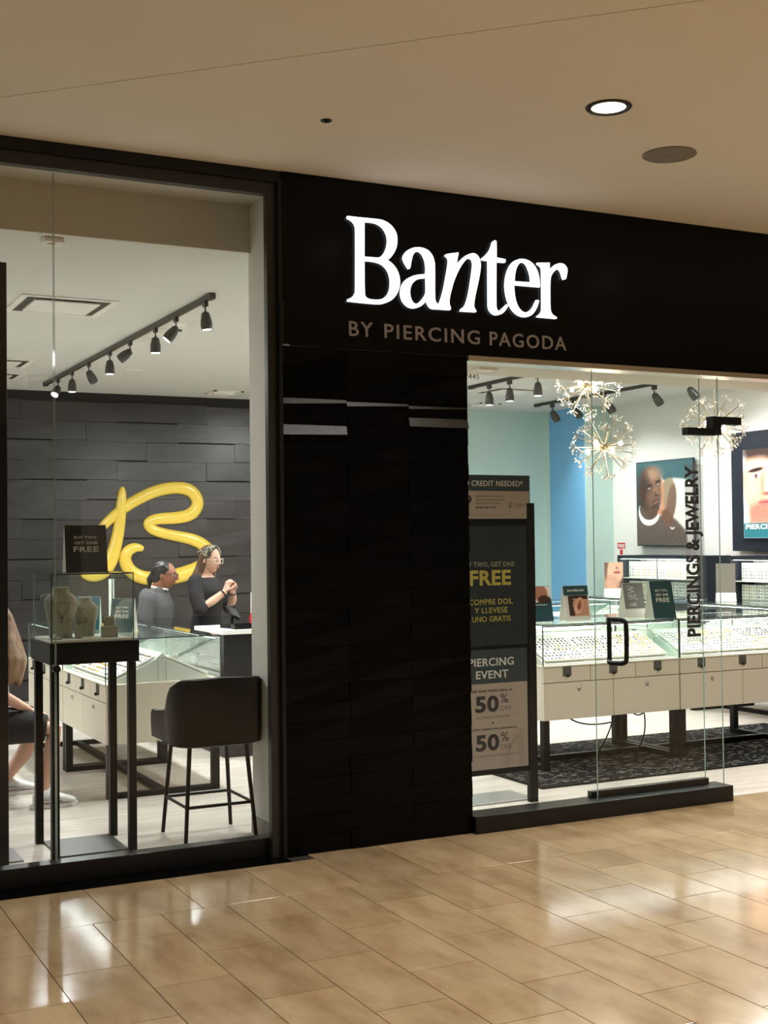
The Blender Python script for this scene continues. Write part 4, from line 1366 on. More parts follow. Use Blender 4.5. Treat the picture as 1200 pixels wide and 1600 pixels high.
# ================================================================== WINDOW DISPLAY STAND AND CASE
ds = thing('display_plinth', 'black open-frame pedestal table standing in the window', 'pedestal', (1.7285, 0.76, 0))
ax0, ax1, ay0, ay1 = -0.2415, 0.2415, -0.24, 0.25
B(ax0, ay0, 1.028, ax1, ay1, 1.143).build('apron', black_m, ds, bevel=0.003)
for lx in (-0.230, 0.188):
    for ly in (-0.215, 0.185):
        B(lx, ly, 0.0, lx + 0.042, ly + 0.042, 1.028).build('leg', black_m, ds, bevel=0.002)
B(-0.188, -0.20, 0.0, 0.188, 0.212, 0.010).build('base_plate', mat('grey_steel_plate', (84, 84, 84), 0.35, 0.5), ds)
vit = thing('window_vitrine', 'small glass display box with necklace busts on the black pedestal', 'display case', (1.722, 0.76, 1.1435))
gx0, gx1, gy0, gy1, gz = -0.222, 0.222, -0.22, 0.22, 0.367
B(gx0, gy0, 0.0, gx1, gy1, 0.012).build('deck', mat('pale_deck', (206, 200, 186), 0.5), vit)
t5 = 0.005
B(gx0, gy0, 0.012, gx1, gy0 + t5, gz - 0.006).build('glass_pane', case_glass_m, vit)
B(gx0, gy1 - t5, 0.012, gx1, gy1, gz - 0.006).build('glass_pane', case_glass_m, vit)
B(gx0, gy0 + t5, 0.012, gx0 + t5, gy1 - t5, gz - 0.006).build('glass_pane', case_glass_m, vit)
B(gx1 - t5, gy0 + t5, 0.012, gx1, gy1 - t5, gz - 0.006).build('glass_pane', case_glass_m, vit)
B(gx0, gy0, gz - 0.006, gx1, gy1, gz).build('glass_pane', case_glass_m, vit)
for (a, b) in ((gx0, gy0), (gx1, gy0), (gx0, gy1), (gx1, gy1)):
    B(a - 0.0025, b - 0.0025, 0.0, a + 0.0025, b + 0.0025, gz).build('corner_edge', MATS['dark_glass_edge'] if b < 0 else edge_m, vit)
for (a, b, c, d) in ((gx0, gy0, gx1, gy0), (gx0, gy1, gx1, gy1), (gx0, gy0, gx0, gy1), (gx1, gy0, gx1, gy1)):
    B(a - 0.002, b - 0.002, gz - 0.006, c + 0.002, d + 0.002, gz + 0.0008).build('top_edge', MATS['dark_glass_edge'], vit)


def bust(loc, h, label, pend=0.5):
    """linen necklace bust: flat neck disc, sloping shoulders, tapering easel body"""
    t = thing('necklace_bust', label, 'jewelry bust', loc, R(-8))
    rs = []
    for (z, wx, wy, oy) in ((0.0, 0.30, 0.20, 0.02), (0.02, 0.31, 0.20, 0.02), (0.30, 0.36, 0.22, 0.0), (0.55, 0.42, 0.24, -0.02), (0.68, 0.46, 0.25, -0.02), (0.77, 0.44, 0.23, 0.0), (0.84, 0.34, 0.20, 0.02), (0.89, 0.24, 0.17, 0.03), (0.95, 0.22, 0.165, 0.03), (0.99, 0.235, 0.17, 0.03), (1.0, 0.225, 0.16, 0.03)):
        rs.append([Vector((wx * h * .72 * math.cos(a), oy * h + wy * h * .8 * math.sin(a), z * h)) for a in [2 * PI * k / 24 for k in range(24)]])
    MB().rings(rs).build('bust_form', linen_m, t, smooth='auto')
    w_ = 0.30 * h
    for k, dz in enumerate((0.0, 0.10)):
        pts = []
        for s in np.linspace(-1, 1, 13):
            zz = h * (0.80 - (pend + dz) * (1 - abs(s)) ** 0.9 * 0.75)
            f = zz / h
            wyy = np.interp(f, [0.0, 0.3, 0.55, 0.68, 0.77, 0.84], [0.20, 0.22, 0.24, 0.25, 0.23, 0.20]) * h * 0.8
            oy = np.interp(f, [0.0, 0.3, 0.55, 0.68, 0.77, 0.84], [0.02, 0.0, -0.02, -0.02, 0.0, 0.02]) * h
            wxx = np.interp(f, [0.0, 0.3, 0.55, 0.68, 0.77, 0.84], [0.30, 0.36, 0.42, 0.46, 0.44, 0.34]) * h * 0.72
            x = s * 0.21 * h
            yy = oy - wyy * math.sqrt(max(0.02, 1 - (x / wxx) ** 2)) - 0.0012
            pts.append((x, yy, zz))
        MB().tube(pts, 0.0011, 5).build('chain', silver_m if k else gold_m, t)
        m_ = pts[6]
        MB().ell((m_[0], m_[1] - 0.001, m_[2] - 0.006), 0.004, 0.0018, 0.006, 8, 6).build('pendant', silver_m, t)
    return t


ZV = 1.1435 + 0.0122
bust((1.600, 0.76, ZV), 0.278, 'taller grey linen necklace bust in the window display box')
bust((1.745, 0.80, ZV), 0.215, 'shorter grey linen necklace bust in the window display box', 0.42)


def block(loc, parts, label, m=linen_m):
    t = thing('jewelry_block', label, 'jewelry stand', loc, R(-6))
    for nm, b_ in parts:
        B(*b_).build(nm, m, t, bevel=0.002)
    return t


b1 = block((1.672, 0.66, ZV), (('block', (-0.018, -0.018, 0, 0.018, 0.018, 0.072)),), 'small square ring block between the two busts')
MB().tube([(0.009 * math.cos(a), 0, 0.080 + 0.009 * math.sin(a)) for a in np.linspace(0, 2 * PI, 18)], 0.0016, 5).build('ring', silver_m, b1)
b2 = block((1.842, 0.66, ZV), (('low_block', (-0.044, -0.02, 0, 0.044, 0.02, 0.060)), ('tall_block', (-0.022, 0.02, 0, 0.030, 0.045, 0.112))), 'stepped grey earring block at the right of the display box')
for k in range(2):
    MB().ell((-0.012 + 0.018 * k, 0.018, 0.098), 0.003, 0.002, 0.004, 8, 6).build('stud', silver_m, b2)
b3 = block((1.535, 0.62, ZV), (('ramp', (-0.02, -0.02, 0, 0.035, 0.03, 0.012)),), 'low grey ring tray at the left front of the display box')
MB().ell((0.0, 0.0, 0.020), 0.009, 0.008, 0.010, 10, 7).build('pearl_ring', paper_m, b3, smooth=True)
b4 = thing('bracelet_bar', 'linen bracelet bar behind the taller bust', 'jewelry stand', (1.575, 0.88, ZV), R(20))
MB().tube([(0, 0, 0), (0, 0, 0.22)], 0.010, 10).build('post', linen_m, b4)
MB().tube([(-0.05, 0, 0.22), (0.05, 0, 0.22)], 0.020, 14, True).build('bar', linen_m, b4, smooth=True)

# ================================================================== BAR STOOL
bs = thing('bar_stool', 'black leatherette bar stool with curved back turned to the window', 'bar stool', (2.418, 0.69, 0))
nseg = 40


def shell_ring(a):
    """outline of the tub in plan; a = 0 at the near back centre, +-1 at the arm fronts"""
    hw, dp, r = 0.245, 0.235, 0.13
    pts = [(hw, dp), (hw, -dp + r)] + [(hw - r + r * math.cos(t), -dp + r - r * math.sin(t)) for t in np.linspace(0, PI / 2, 8)] + [(-(hw - r) - r * math.sin(t), -dp + r - r * math.cos(t)) for t in np.linspace(0, PI / 2, 8)] + [(-hw, dp)]
    return np.array(pts)


plan = shell_ring(0)
seg = np.r_[0, np.cumsum(np.linalg.norm(np.diff(plan, axis=0), axis=1))]
tt = np.linspace(0, seg[-1], nseg)
plan = np.c_[np.interp(tt, seg, plan[:, 0]), np.interp(tt, seg, plan[:, 1])]
dd = np.gradient(plan, axis=0)
dd /= np.linalg.norm(dd, axis=1)[:, None]
nn = np.c_[-dd[:, 1], dd[:, 0]]
# make nn point outwards
if (nn[nseg // 2] @ plan[nseg // 2]) < 0:
    nn = -nn
rs = []
for i in range(nseg):
    s = i / (nseg - 1)
    e = min(s, 1 - s)                       # 0 at arm ends
    k = np.interp(e, [0, 0.05, 0.20, 0.27, 0.33, 0.5], [0.0, 0.0, 0.10, 0.72, 0.95, 1.0])
    ztop = 0.715 + (0.925 - 0.715) * k
    zbot = 0.545 - 0.01 * k
    flare = 0.018 * k
    p, n_ = plan[i], nn[i]
    th = 0.022
    prof = [(-th, zbot + 0.03), (-th * 0.2, zbot), (th * 0.8, zbot + 0.01), (th + flare * .4, zbot + 0.07), (th + flare, ztop - 0.03), (th * .7 + flare, ztop - 0.006), (0 + flare, ztop), (-th * .7 + flare, ztop - 0.006), (-th + flare * .8, ztop - 0.03), (-th, zbot + 0.10)]
    rs.append([(p[0] + n_[0] * o, p[1] + n_[1] * o, z) for o, z in prof])
MB().rings(rs).build('tub_back', leather_m, bs, smooth='auto', bevel=0)
mb = MB()
ring = lambda s_, z: [(x * s_, y * s_, z) for x, y in plan]
mb.rings([ring(0.90, 0.545), ring(0.96, 0.56), ring(0.96, 0.62), ring(0.93, 0.655), ring(0.80, 0.668)])
mb.build('seat_cushion', leather_m, bs, smooth='auto')
mb = MB()
for i in range(6, nseg - 6):
    pass
mb.tube([(plan[i][0] + nn[i][0] * 0.026, plan[i][1] + nn[i][1] * 0.026, 0.548) for i in range(4, nseg - 4)], 0.003, 5)
mb.build('bottom_piping', leather_m, bs)
feet = {}
for sx in (-1, 1):
    for sy in (-1, 1):
        top = Vector((sx * 0.165, sy * 0.165, 0.55))
        bot = Vector((sx * 0.207, sy * 0.21, 0.0))
        feet[(sx, sy)] = (top, bot)
        MB().tube([top, bot], [0.013, 0.011], 10).build('leg', black_m, bs, smooth='auto')
def at_h(s, z):
    a, b = feet[s]
    f = (0.55 - z) / 0.55
    return a + (b - a) * f
for s0, s1 in (((-1, -1), (1, -1)), ((1, -1), (1, 1)), ((1, 1), (-1, 1)), ((-1, 1), (-1, -1))):
    MB().tube([at_h(s0, 0.205), at_h(s1, 0.205)], 0.009, 8).build('footrest_bar', black_m, bs)
B(-0.19, -0.19, 0.535, 0.19, 0.19, 0.547).build('seat_plate', black_m, bs)

# ================================================================== CASH COUNTER BEHIND THE STOOL
cc = thing('cash_counter', 'black cash counter with a white top beside the pillar', 'counter', (3.95, 3.45, 0))
B(-0.56, -0.32, 0.0, 0.6, 0.32, 0.955).build('cabinet', mat('black_laminate', (24, 24, 26), 0.4), cc, bevel=0.003)
B(-0.58, -0.34, 0.955, 0.62, 0.34, 0.99).build('worktop', paper_m, cc, bevel=0.003)
o = B(0.0, 0, 0, 0.05, 0.42, 0.27).build('partition', paper_m, None, bevel=0.003, loc=(3.80, 3.2, 0.9905))
tag(o, 'pale upright partition at the end of the cash counter', 'partition')
t = thing('card_terminal', 'black payment terminal on the cash counter', 'payment terminal', (3.56, 3.38, 0.9905), R(20))
B(-0.09, -0.06, 0, 0.09, 0.06, 0.035).build('dock', black_m, t, bevel=0.006)
MB().tube([(0, 0.02, 0.03), (0.01, 0.02, 0.10)], 0.014, 8).build('neck', black_m, t)
M = Matrix.Translation((0.0, 0, 0.12)) @ rotm('X', 50) @ rotm('Y', 25)
B(-0.075, -0.05, -0.012, 0.075, 0.05, 0.012, M).build('screen', black_m, t, bevel=0.004)
t = thing('red_dispenser', 'red glossy bottle standing beside the payment terminal', 'bottle', (3.70, 3.30, 0.9905))
MB().lathe([(0, 0), (0.030, 0), (0.032, 0.01), (0.030, 0.09), (0.016, 0.115), (0.013, 0.13), (0.016, 0.14), (0.014, 0.16), (0, 0.165)], 18).build('flask', red_m, t, smooth='auto')
MB().lathe([(0, 0.165), (0.012, 0.165), (0.010, 0.185), (0, 0.188)], 14).build('cap', red_m, t)
t = thing('supply_tray', 'black shallow tray on the cash counter', 'tray', (3.62, 3.20, 0.9905))
B(-0.13, -0.05, 0, 0.06, 0.05, 0.01).build('floor_panel', black_m, t)
for q in ((-0.13, -0.05, 0.01, 0.06, -0.046, 0.04), (-0.13, 0.046, 0.01, 0.06, 0.05, 0.04), (-0.13, -0.046, 0.01, -0.126, 0.046, 0.04), (0.056, -0.046, 0.01, 0.06, 0.046, 0.04)):
    B(*q).build('rim', black_m, t)

# ================================================================== RIGHT WALL: POSTERS AND LIT WALL UNITS
def paint_man(u, v):
    X, Y = u, 1 - v        # Y runs down the poster
    img = np.zeros(u.shape + (3,)) + np.array([66, 98, 104.])
    img = paint(img, m_poly(X, Y, [(0, 0.4), (0.2, 0.4), (0.2, 1), (0, 1)], .2), (46, 62, 66))
    img = paint(img, m_poly(X, Y, [(.38, .10), (.46, .20), (.52, .24), (.68, .21), (.95, .24), (1, .3), (1, 1), (.5, 1), (.5, .5)], .03), (216, 212, 206))
    img = paint(img, m_ell(X, Y, .57, .40, .13, .20, 10, .15), (150, 132, 108))
    img = paint(img, m_ell(X, Y, .63, .50, .08, .22, 10, .2), (120, 92, 80))
    img = paint(img, m_poly(X, Y, [(.0, .60), (.10, .52), (.35, .66), (.45, .62), (.70, .70), (.88, .84), (.9, 1), (0, 1)], .03), (104, 88, 80))
    st = 0.5 + 0.5 * np.sin((X * 0.9 - Y * 0.35) * 120)
    band = m_poly(X, Y, [(.0, .66), (.10, .6), (.35, .74), (.45, .68), (.70, .74), (.86, .86), (.88, 1), (0, 1)], .03)
    img = paint(img, band * st * 0.45, (64, 54, 52))
    img = paint(img, m_poly(X, Y, [(.12, .40), (.42, .50), (.44, .66), (.36, .72), (.18, .66), (.10, .52)], .03), (92, 68, 58))
    for (a, b_) in ((.0, .016), (.03, .012)):
        ring = m_ell(X, Y, .23, .57 + a, .20, .165, -8, .02) - m_ell(X, Y, .235, .57 + a - b_ * 1.4, .20 - b_, .165 - b_, -8, .02)
        img = paint(img, np.clip(ring, 0, 1) * (Y > .52), (236, 232, 228))
    img = paint(img, m_ell(X, Y, .262, .295, .205, .245, -6, .05), (92, 70, 59))
    img = paint(img, m_ell(X, Y, .29, .40, .15, .15, -4, .25), (98, 73, 61))
    img = paint(img, m_ell(X, Y, .30, .15, .15, .085, 0, 1.2), (156, 124, 104))
    img = paint(img, m_ell(X, Y, .36, .33, .10, .10, 0, 1.4), (128, 94, 77))
    img = paint(img, m_ell(X, Y, .12, .33, .11, .20, 0, 1.1), (60, 45, 39))
    img = paint(img, m_ell(X, Y, .27, .43, .09, .08, 0, 1.3), (112, 82, 68))
    img = paint(img, m_ell(X, Y, .055, .385, .032, .058, 0, .2), (82, 58, 48))
    img = paint(img, m_ell(X, Y, .06, .385, .014, .030, 0, .5), (52, 36, 31))
    img = paint(img, m_poly(X, Y, [(.345, .30), (.372, .30), (.405, .385), (.395, .405), (.335, .40)], .05), (132, 97, 79))
    img = paint(img, m_ell(X, Y, .345, .385, .012, .03, 0, .8), (80, 56, 47))
    img = paint(img, m_ell(X, Y, .368, .405, .043, .010, 0, .7), (58, 39, 35))
    for (ex, ey) in ((.235, .318), (.405, .272)):
        img = paint(img, m_ell(X, Y, ex, ey - .012, .055, .032, -8, .8), (66, 48, 41))
        img = paint(img, m_ell(X, Y, ex, ey - .042, .055, .008, -8, .8), (40, 29, 27))
        img = paint(img, m_ell(X, Y, ex, ey, .028, .0105, -8, .3), (206, 196, 186))
        img = paint(img, m_ell(X, Y, ex + .003, ey, .010, .0105, 0, .3), (22, 16, 15))
    img = paint(img, m_ell(X, Y, .345, .470, .070, .007, -20, .6), (54, 35, 33))
    img = paint(img, m_ell(X, Y, .352, .488, .055, .013, -20, .7), (136, 96, 84))
    img = paint(img, m_ell(X, Y, .335, .535, .07, .02, -15, 1.0), (74, 54, 46))
    img = paint(img, m_poly(X, Y, [(.445, .20), (.475, .22), (.50, .34), (.49, .50), (.52, .60), (.44, .66), (.37, .61), (.42, .56), (.45, .42), (.44, .30)], .02), (196, 138, 108))
    img = paint(img, m_poly(X, Y, [(.45, .60), (.55, .56), (.66, .68), (.66, .76), (.56, .80), (.46, .68)], .03), (110, 78, 64))
    for k in range(3):
        img = paint(img, m_poly(X, Y, [(.452 + .012 * k, .24 + .05 * k), (.457 + .012 * k, .24 + .05 * k), (.470, .50), (.466, .50)], .006) * .6, (150, 98, 76))
    img = img + np.random.default_rng(2).normal(0, 5, u.shape)[..., None]
    img = paint(img, m_poly(X, Y, [(.60, .78), (.63, .80), (.68, .785), (.67, .81), (.63, .82), (.60, .80)], .01), (232, 226, 220))
    return img


def paint_face(u, v):
    X, Y = u, 1 - v
    img = np.zeros(u.shape + (3,)) + np.array([240, 238, 236.])
    img = paint(img, m_poly(X, Y, [(.15, .62), (.8, .62), (.9, .84), (.1, .84)], .05), (196, 128, 104))
    img = paint(img, m_ell(X, Y, .45, .34, .46, .46, 0, .04), (226, 164, 134))
    img = paint(img, m_ell(X, Y, .45, .02, .5, .13, 0, .5), (58, 44, 40))
    img = paint(img, m_ell(X, Y, .78, .40, .18, .36, 0, .8), (196, 126, 100))
    img = paint(img, m_ell(X, Y, .40, .70, .34, .11, 0, .7), (168, 118, 100))
    img = paint(img, m_ell(X, Y, .3, .2, .25, .1, 0, .9), (240, 188, 160))
    for ex in (.24, .66):
        img = paint(img, m_ell(X, Y, ex, .235, .14, .022, -6 if ex < .5 else 6, .4), (46, 34, 32))
        img = paint(img, m_ell(X, Y, ex, .305, .075, .026, 0, .25), (238, 230, 226))
        img = paint(img, m_ell(X, Y, ex, .305, .03, .028, 0, .2), (54, 36, 30))
    img = paint(img, m_ell(X, Y, .44, .43, .07, .10, 0, .9), (242, 192, 166))
    img = paint(img, m_ell(X, Y, .44, .505, .10, .02, 0, .6), (150, 88, 74))
    img = paint(img, m_ell(X, Y, .43, .605, .15, .035, 0, .35), (214, 110, 106))
    img = paint(img, m_ell(X, Y, .43, .60, .15, .007, 0, .6), (140, 56, 56))
    img = paint(img, m_ell(X, Y, .16, .45, .12, .12, 0, 1.4), (238, 178, 152))
    img = paint(img, m_ell(X, Y, .36, .40, .03, .14, 0, 1.2), (200, 136, 110))
    img = img + np.random.default_rng(3).normal(0, 4, u.shape)[..., None]
    img = paint(img, m_poly(X, Y, [(0, .83), (1, .83), (1, 1), (0, 1)], .01), (40, 104, 112))
    return img


UYP = (0, -1, 0)       # along the right wall, image left to right
ps = thing('wall_poster', 'large photo poster of a man touching his face on the white wall', 'poster', (9.87, 5.76, 1.58))
B(0.0, -0.525, 0.0, 0.03, 0.525, 1.02).build('board', navy_m, ps, bevel=0.002)
for (a, b) in ((-0.4, 0.15), (0.4, 0.15), (-0.4, 0.85), (0.4, 0.85)):
    MB().tube([(0.03, a, b), (0.078, a, b)], 0.012, 10).build('standoff', chrome_m, ps)
print_mesh('portrait_photograph', 1.03, 1.0, 150, 150, paint_man, print_m, ps, (-0.0012, 0.515, 0.01), UYP, (0, 0, 1))
pp = thing('portrait_panel', 'dark navy wall panel with a bright framed portrait at the picture edge', 'wall panel', (9.85, 3.55, 1.52))
B(0.0, -1.0, 0.0, 0.098, 1.03, 1.30).build('backboard', navy_m, pp, bevel=0.003)
fr = B(-0.03, -0.02, 0.13, 0.0, 0.82, 1.11).build('frame', navy_m, pp, bevel=0.002)
print_mesh('portrait_photograph', 0.82, 0.96, 110, 120, paint_face, litprint_m, fr, (-0.0315, 0.81, 0.14), UYP, (0, 0, 1))
text_fit('PIERCINGS', paper_m, fr, (-0.033, 0.78, 0.235), UYP, (0, 0, 1), 0.56, 0.055, bold=0.04)
t = thing('fire_extinguisher_sign', 'small red and white FIRE sign on the white wall', 'sign', (9.948, 6.70, 1.46))
B(-0.004, -0.085, 0.0, 0.0, 0.085, 0.165).build('plate', paper_m, t)
B(-0.0048, -0.08, 0.085, -0.004, 0.08, 0.16).build('red_field', red_m, t)
text_fit('FIRE', paper_m, t, (-0.0052, 0.065, 0.10), UYP, (0, 0, 1), 0.13, 0.042, bold=0.03)
B(-0.0048, -0.03, 0.01, -0.004, 0.03, 0.075).build('red_pictogram', red_m, t)


def wall_unit(y0, y1, label, seed):
    """navy wall cabinet with a lit glass-fronted upper box of earring cards; y0 is nearer the entrance"""
    t = thing('wall_display_unit', label, 'display cabinet', (9.60, y0, 0))
    L = y1 - y0
    D = XW - 9.60 - 0.002
    B(0.0, 0, 0.0, D, L, 0.93).build('base_cabinet', navy_m, t, bevel=0.003)
    B(-0.05, -0.02, 0.93, D, L + 0.02, 0.962).build('counter_top', mat('grey_edge_counter', (120, 126, 136), 0.35), t, bevel=0.002)
    B(0.0, 0, 0.962, D, 0.15, 1.47).build('end_panel', navy_m, t, bevel=0.002)
    B(0.0, L - 0.03, 0.962, D, L, 1.47).build('end_panel', navy_m, t)
    B(0.0, 0.15, 1.44, D, L - 0.03, 1.47).build('top_panel', navy_m, t)
    B(D - 0.02, 0.15, 0.962, D, L - 0.03, 1.44).build('back_panel', paper_m, t)
    B(0.06, 0.15, 1.19, D - 0.02, L - 0.03, 1.20).build('shelf', paper_m, t)
    s = B(0.02, 0.16, 1.425, 0.05, L - 0.04, 1.438).build('light_bar', chrome_m, t)
    B(0.022, 0.165, 1.422, 0.048, L - 0.045, 1.4248).build('led_strip', led_m, s)
    l = light('unit_lamp', 'AREA', 3.5, (1, 1, 0.96), (0.045, (L + 0.12) / 2, 1.42), t, shape='RECTANGLE', size=0.02, size_y=L - 0.3)
    l.rotation_euler = (0, R(-25), 0)
    n = 2
    span = (L - 0.18) / n
    for k in range(n):
        gp = B(0.004, 0.152 + k * span, 0.966, 0.008, 0.148 + (k + 1) * span, 1.438).build('glass_door', case_glass_m, t)
        B(0.0, 0.146 + k * span, 0.962, 0.010, 0.156 + k * span, 1.44).build('door_edge', MATS['grey_edge_counter'], gp)
    rr = random.Random(seed)
    for row, z in enumerate((0.968, 1.204)):
        m = int((L - 0.2) / 0.115)
        for k in range(m):
            y = 0.17 + (k + 0.5) * (L - 0.22) / m
            c = B(0.13, y - 0.050, z, 0.145, y + 0.050, z + 0.19).build('earring_card', pad_m, t)
            jb = MB()
            for a in range(2):
                for b in range(5):
                    yy = y - 0.024 + a * 0.048
                    zz = z + 0.025 + b * 0.034
                    hh = rr.uniform(0.006, 0.012)
                    for e in (-0.009, 0.009):
                        jb.box(0.126, yy + e - 0.0035, zz - hh, 0.130, yy + e + 0.0035, zz + hh)
            jb.build('earrings', silver_m if rr.random() < 0.6 else gold_m, c)['kind'] = 'stuff'


wall_unit(4.72, 6.33, 'lit wall cabinet of earring cards under the poster of the man', 1)
wall_unit(2.75, 4.37, 'lit wall cabinet of earring cards under the navy portrait panel', 2)

# ================================================================== PEOPLE
def soft(o, voxel, it=6, fac=0.5):
    m = o.modifiers.new('fuse', 'REMESH')
    m.mode = 'VOXEL'
    m.voxel_size = voxel
    m.use_smooth_shade = True
    if it:
        s = o.modifiers.new('smooth', 'SMOOTH')
        s.factor = fac
        s.iterations = it
    return o


def head_shape(mb, c, M, s=1.0, nose=1.0, jaw=1.0):
    """skull and face; local +x is where the face looks"""
    c = Vector(c)
    n, m = 40, 30
    rs = []
    G = lambda a, b, w: math.exp(-((a - b) / w) ** 2)
    for k in range(m):
        a = -PI / 2 + PI * (k + 0.5) / m
        ring = []
        for i in range(n):
            b = 2 * PI * i / n
            d = Vector((math.cos(a) * math.cos(b), math.cos(a) * math.sin(b), math.sin(a)))
            x, y, z = d.x * 0.096, d.y * 0.075, d.z * 0.117
            low = max(0.0, -d.z)
            y *= 1 - 0.30 * low * jaw
            if d.x < 0:
                x *= 1 - 0.30 * low
            f = max(0.0, d.x)
            x += f * (0.030 * nose * G(d.y, 0, 0.16) * (G(d.z, -0.20, 0.13) + 0.45 * G(d.z, -0.02, 0.14))
                      + 0.006 * G(d.z, 0.22, 0.10) * G(d.y, 0, 0.6)
                      - 0.011 * G(d.z, 0.05, 0.10) * (G(d.y, 0.40, 0.20) + G(d.y, -0.40, 0.20))
                      + 0.008 * G(d.z, -0.50, 0.10) * G(d.y, 0, 0.26)
                      - 0.005 * G(d.z, -0.64, 0.05) * G(d.y, 0, 0.3))
            x += 0.018 * G(d.z, -0.86, 0.16) * G(d.y, 0, 0.35) * (1 if d.x > 0 else 0.2)
            ring.append(c + M @ (Vector((x, y, z)) * s))
        rs.append(ring)
    mb.rings(rs)
    for sy in (-1, 1):
        mb.ell(c + M @ (Vector((-0.008, sy * 0.074, -0.004)) * s), 0.018 * s, 0.009 * s, 0.030 * s, 10, 7, M)


def face_parts(parent, c, M, s, iris=eye_d, lips=lip_m, brow=hair_brown, specs=None):
    c = Vector(c)
    P = lambda x, y, z: c + M @ (Vector((x, y, z)) * s)
    for sy in (-1, 1):
        MB().ell(P(0.079, sy * 0.030, 0.006), 0.012 * s, 0.014 * s, 0.0085 * s, 12, 8, M).build('eye', eye_w, parent, smooth=True)
        MB().ell(P(0.0885, sy * 0.030, 0.006), 0.0045 * s, 0.0062 * s, 0.0062 * s, 10, 7, M).build('iris', iris, parent, smooth=True)
        MB().tube([P(0.092, sy * 0.014, 0.026), P(0.0905, sy * 0.030, 0.031), P(0.080, sy * 0.047, 0.026)], [0.003 * s, 0.004 * s, 0.002 * s], 6).build('eyebrow', brow, parent)
    MB().tube([P(0.088, -0.022, -0.060), P(0.100, -0.008, -0.057), P(0.1005, 0, -0.058), P(0.100, 0.008, -0.057), P(0.088, 0.022, -0.060)], [0.002 * s, 0.0055 * s, 0.005 * s, 0.0055 * s, 0.002 * s], 8).build('lips', lips, parent, smooth=True)
    if specs:
        g = MB()
        for sy in (-1, 1):
            pts = [P(0.112 - 0.016 * abs(math.cos(t)) * (1 if math.cos(t) * sy > 0 else 0.2), sy * 0.034 + 0.027 * math.cos(t), 0.002 + 0.023 * math.sin(t)) for t in np.linspace(0, 2 * PI, 21)]
            g.tube(pts, 0.0026 * s, 6)
            g.tube([P(0.098, sy * 0.060, 0.010), P(0.05, sy * 0.078, 0.012), P(-0.005, sy * 0.080, 0.008)], 0.0024 * s, 6)
        g.tube([P(0.110, -0.009, 0.006), P(0.113, 0, 0.009), P(0.110, 0.009, 0.006)], 0.0024 * s, 6)
        g.build('glasses', specs, parent)


def hand(mb, wrist, d, nrm, s=1.0, curl=40, thumb_side=1, rf=0.0085):
    """palm, four unequal bent fingers and a thumb from the side of the palm; nrm points out of the palm"""
    w, d, nrm = Vector(wrist), Vector(d).normalized(), Vector(nrm)
    nrm = (nrm - d * nrm.dot(d)).normalized()
    sd = d.cross(nrm) * thumb_side
    mb.tube([w - d * 0.03, w, w + d * 0.04 * s, w + d * 0.085 * s], [0.024 * s, 0.026 * s, 0.038 * s, 0.038 * s], 14, True, 0.42, sd)
    for k, (off, L) in enumerate(((0.029, 0.072), (0.010, 0.080), (-0.009, 0.075), (-0.027, 0.058))):
        p = w + d * (0.080 * s) + sd * off * s
        pts = [p - d * 0.02]
        pts.append(p)
        ang = R(curl * 0.5)
        for q, f in enumerate((0.45, 0.30, 0.25)):
            v = d * math.cos(ang) + nrm * math.sin(ang) + sd * off * 0.9
            p = p + v.normalized() * L * f * s
            pts.append(p.copy())
            ang += R(curl)
        mb.tube(pts, [rf * s] * 3 + [rf * .92 * s, rf * .8 * s], 10, True)
    p = w + d * 0.022 * s + sd * 0.026 * s
    v = (d * 0.55 + sd * 0.75 + nrm * 0.25).normalized()
    v2 = (d * 0.85 + sd * 0.25 + nrm * 0.4).normalized()
    mb.tube([p, p + v * 0.038 * s, p + v * 0.038 * s + v2 * 0.030 * s, p + v * 0.036 * s + v2 * 0.052 * s], [0.013 * s, 0.0105 * s, 0.0095 * s, 0.008 * s], 10, True)


def torso(mb, rows, fwd_lean=0.0, grow=0.0):
    """stack of ellipses: (z, x centre, half depth, half width)"""
    rs = []
    for (z, x, a, b) in rows:
        rs.append([(x + (a + grow) * math.cos(t), (b + grow) * math.sin(t), z) for t in [2 * PI * k / 28 for k in range(28)]])
    mb.rings(rs)


ID = Matrix.Identity(3)


def rot3(z=0, y=0):
    return (Matrix.Rotation(R(z), 3, 'Z') @ Matrix.Rotation(R(y), 3, 'Y'))


# ---- woman behind the counter, hands clasped in front of her chest
wm = thing('person', 'standing woman in a black top with patterned headband and clear glasses, hands clasped', 'person', (3.70, 4.42, 0), R(-52))
H = (0.035, 0.0, 1.525)
HM = rot3(-6, 8)
bd = MB()
head_shape(bd, H, HM, 1.0)
bd.tube([(0.0, 0, 1.46), (-0.012, 0, 1.40), (-0.02, 0, 1.33)], [0.050, 0.053, 0.07], 16)
trows = [(0.80, -0.01, 0.10, 0.15), (0.88, -0.015, 0.125, 0.172), (0.96, -0.01, 0.115, 0.155), (1.06, 0.0, 0.10, 0.132), (1.16, 0.005, 0.112, 0.142), (1.25, 0.01, 0.118, 0.160), (1.32, -0.005, 0.092, 0.165), (1.37, -0.015, 0.062, 0.115), (1.40, -0.015, 0.05, 0.06)]
torso(bd, trows)
aR = [(-0.02, -0.155, 1.335), (0.02, -0.205, 1.22), (0.065, -0.215, 1.105), (0.15, -0.13, 1.175), (0.215, -0.055, 1.245)]
aL = [(-0.02, 0.155, 1.335), (0.05, 0.19, 1.22), (0.13, 0.17, 1.10), (0.20, 0.10, 1.175), (0.235, 0.045, 1.245)]
ar = [0.052, 0.046, 0.041, 0.037, 0.027]
bd.tube(aR, ar, 14, True)
bd.tube(aL, ar, 14, True)
hand(bd, aR[-1], (0.18, 0.42, 0.85), (0.25, 0.9, -0.3), 0.95, 42, -1)
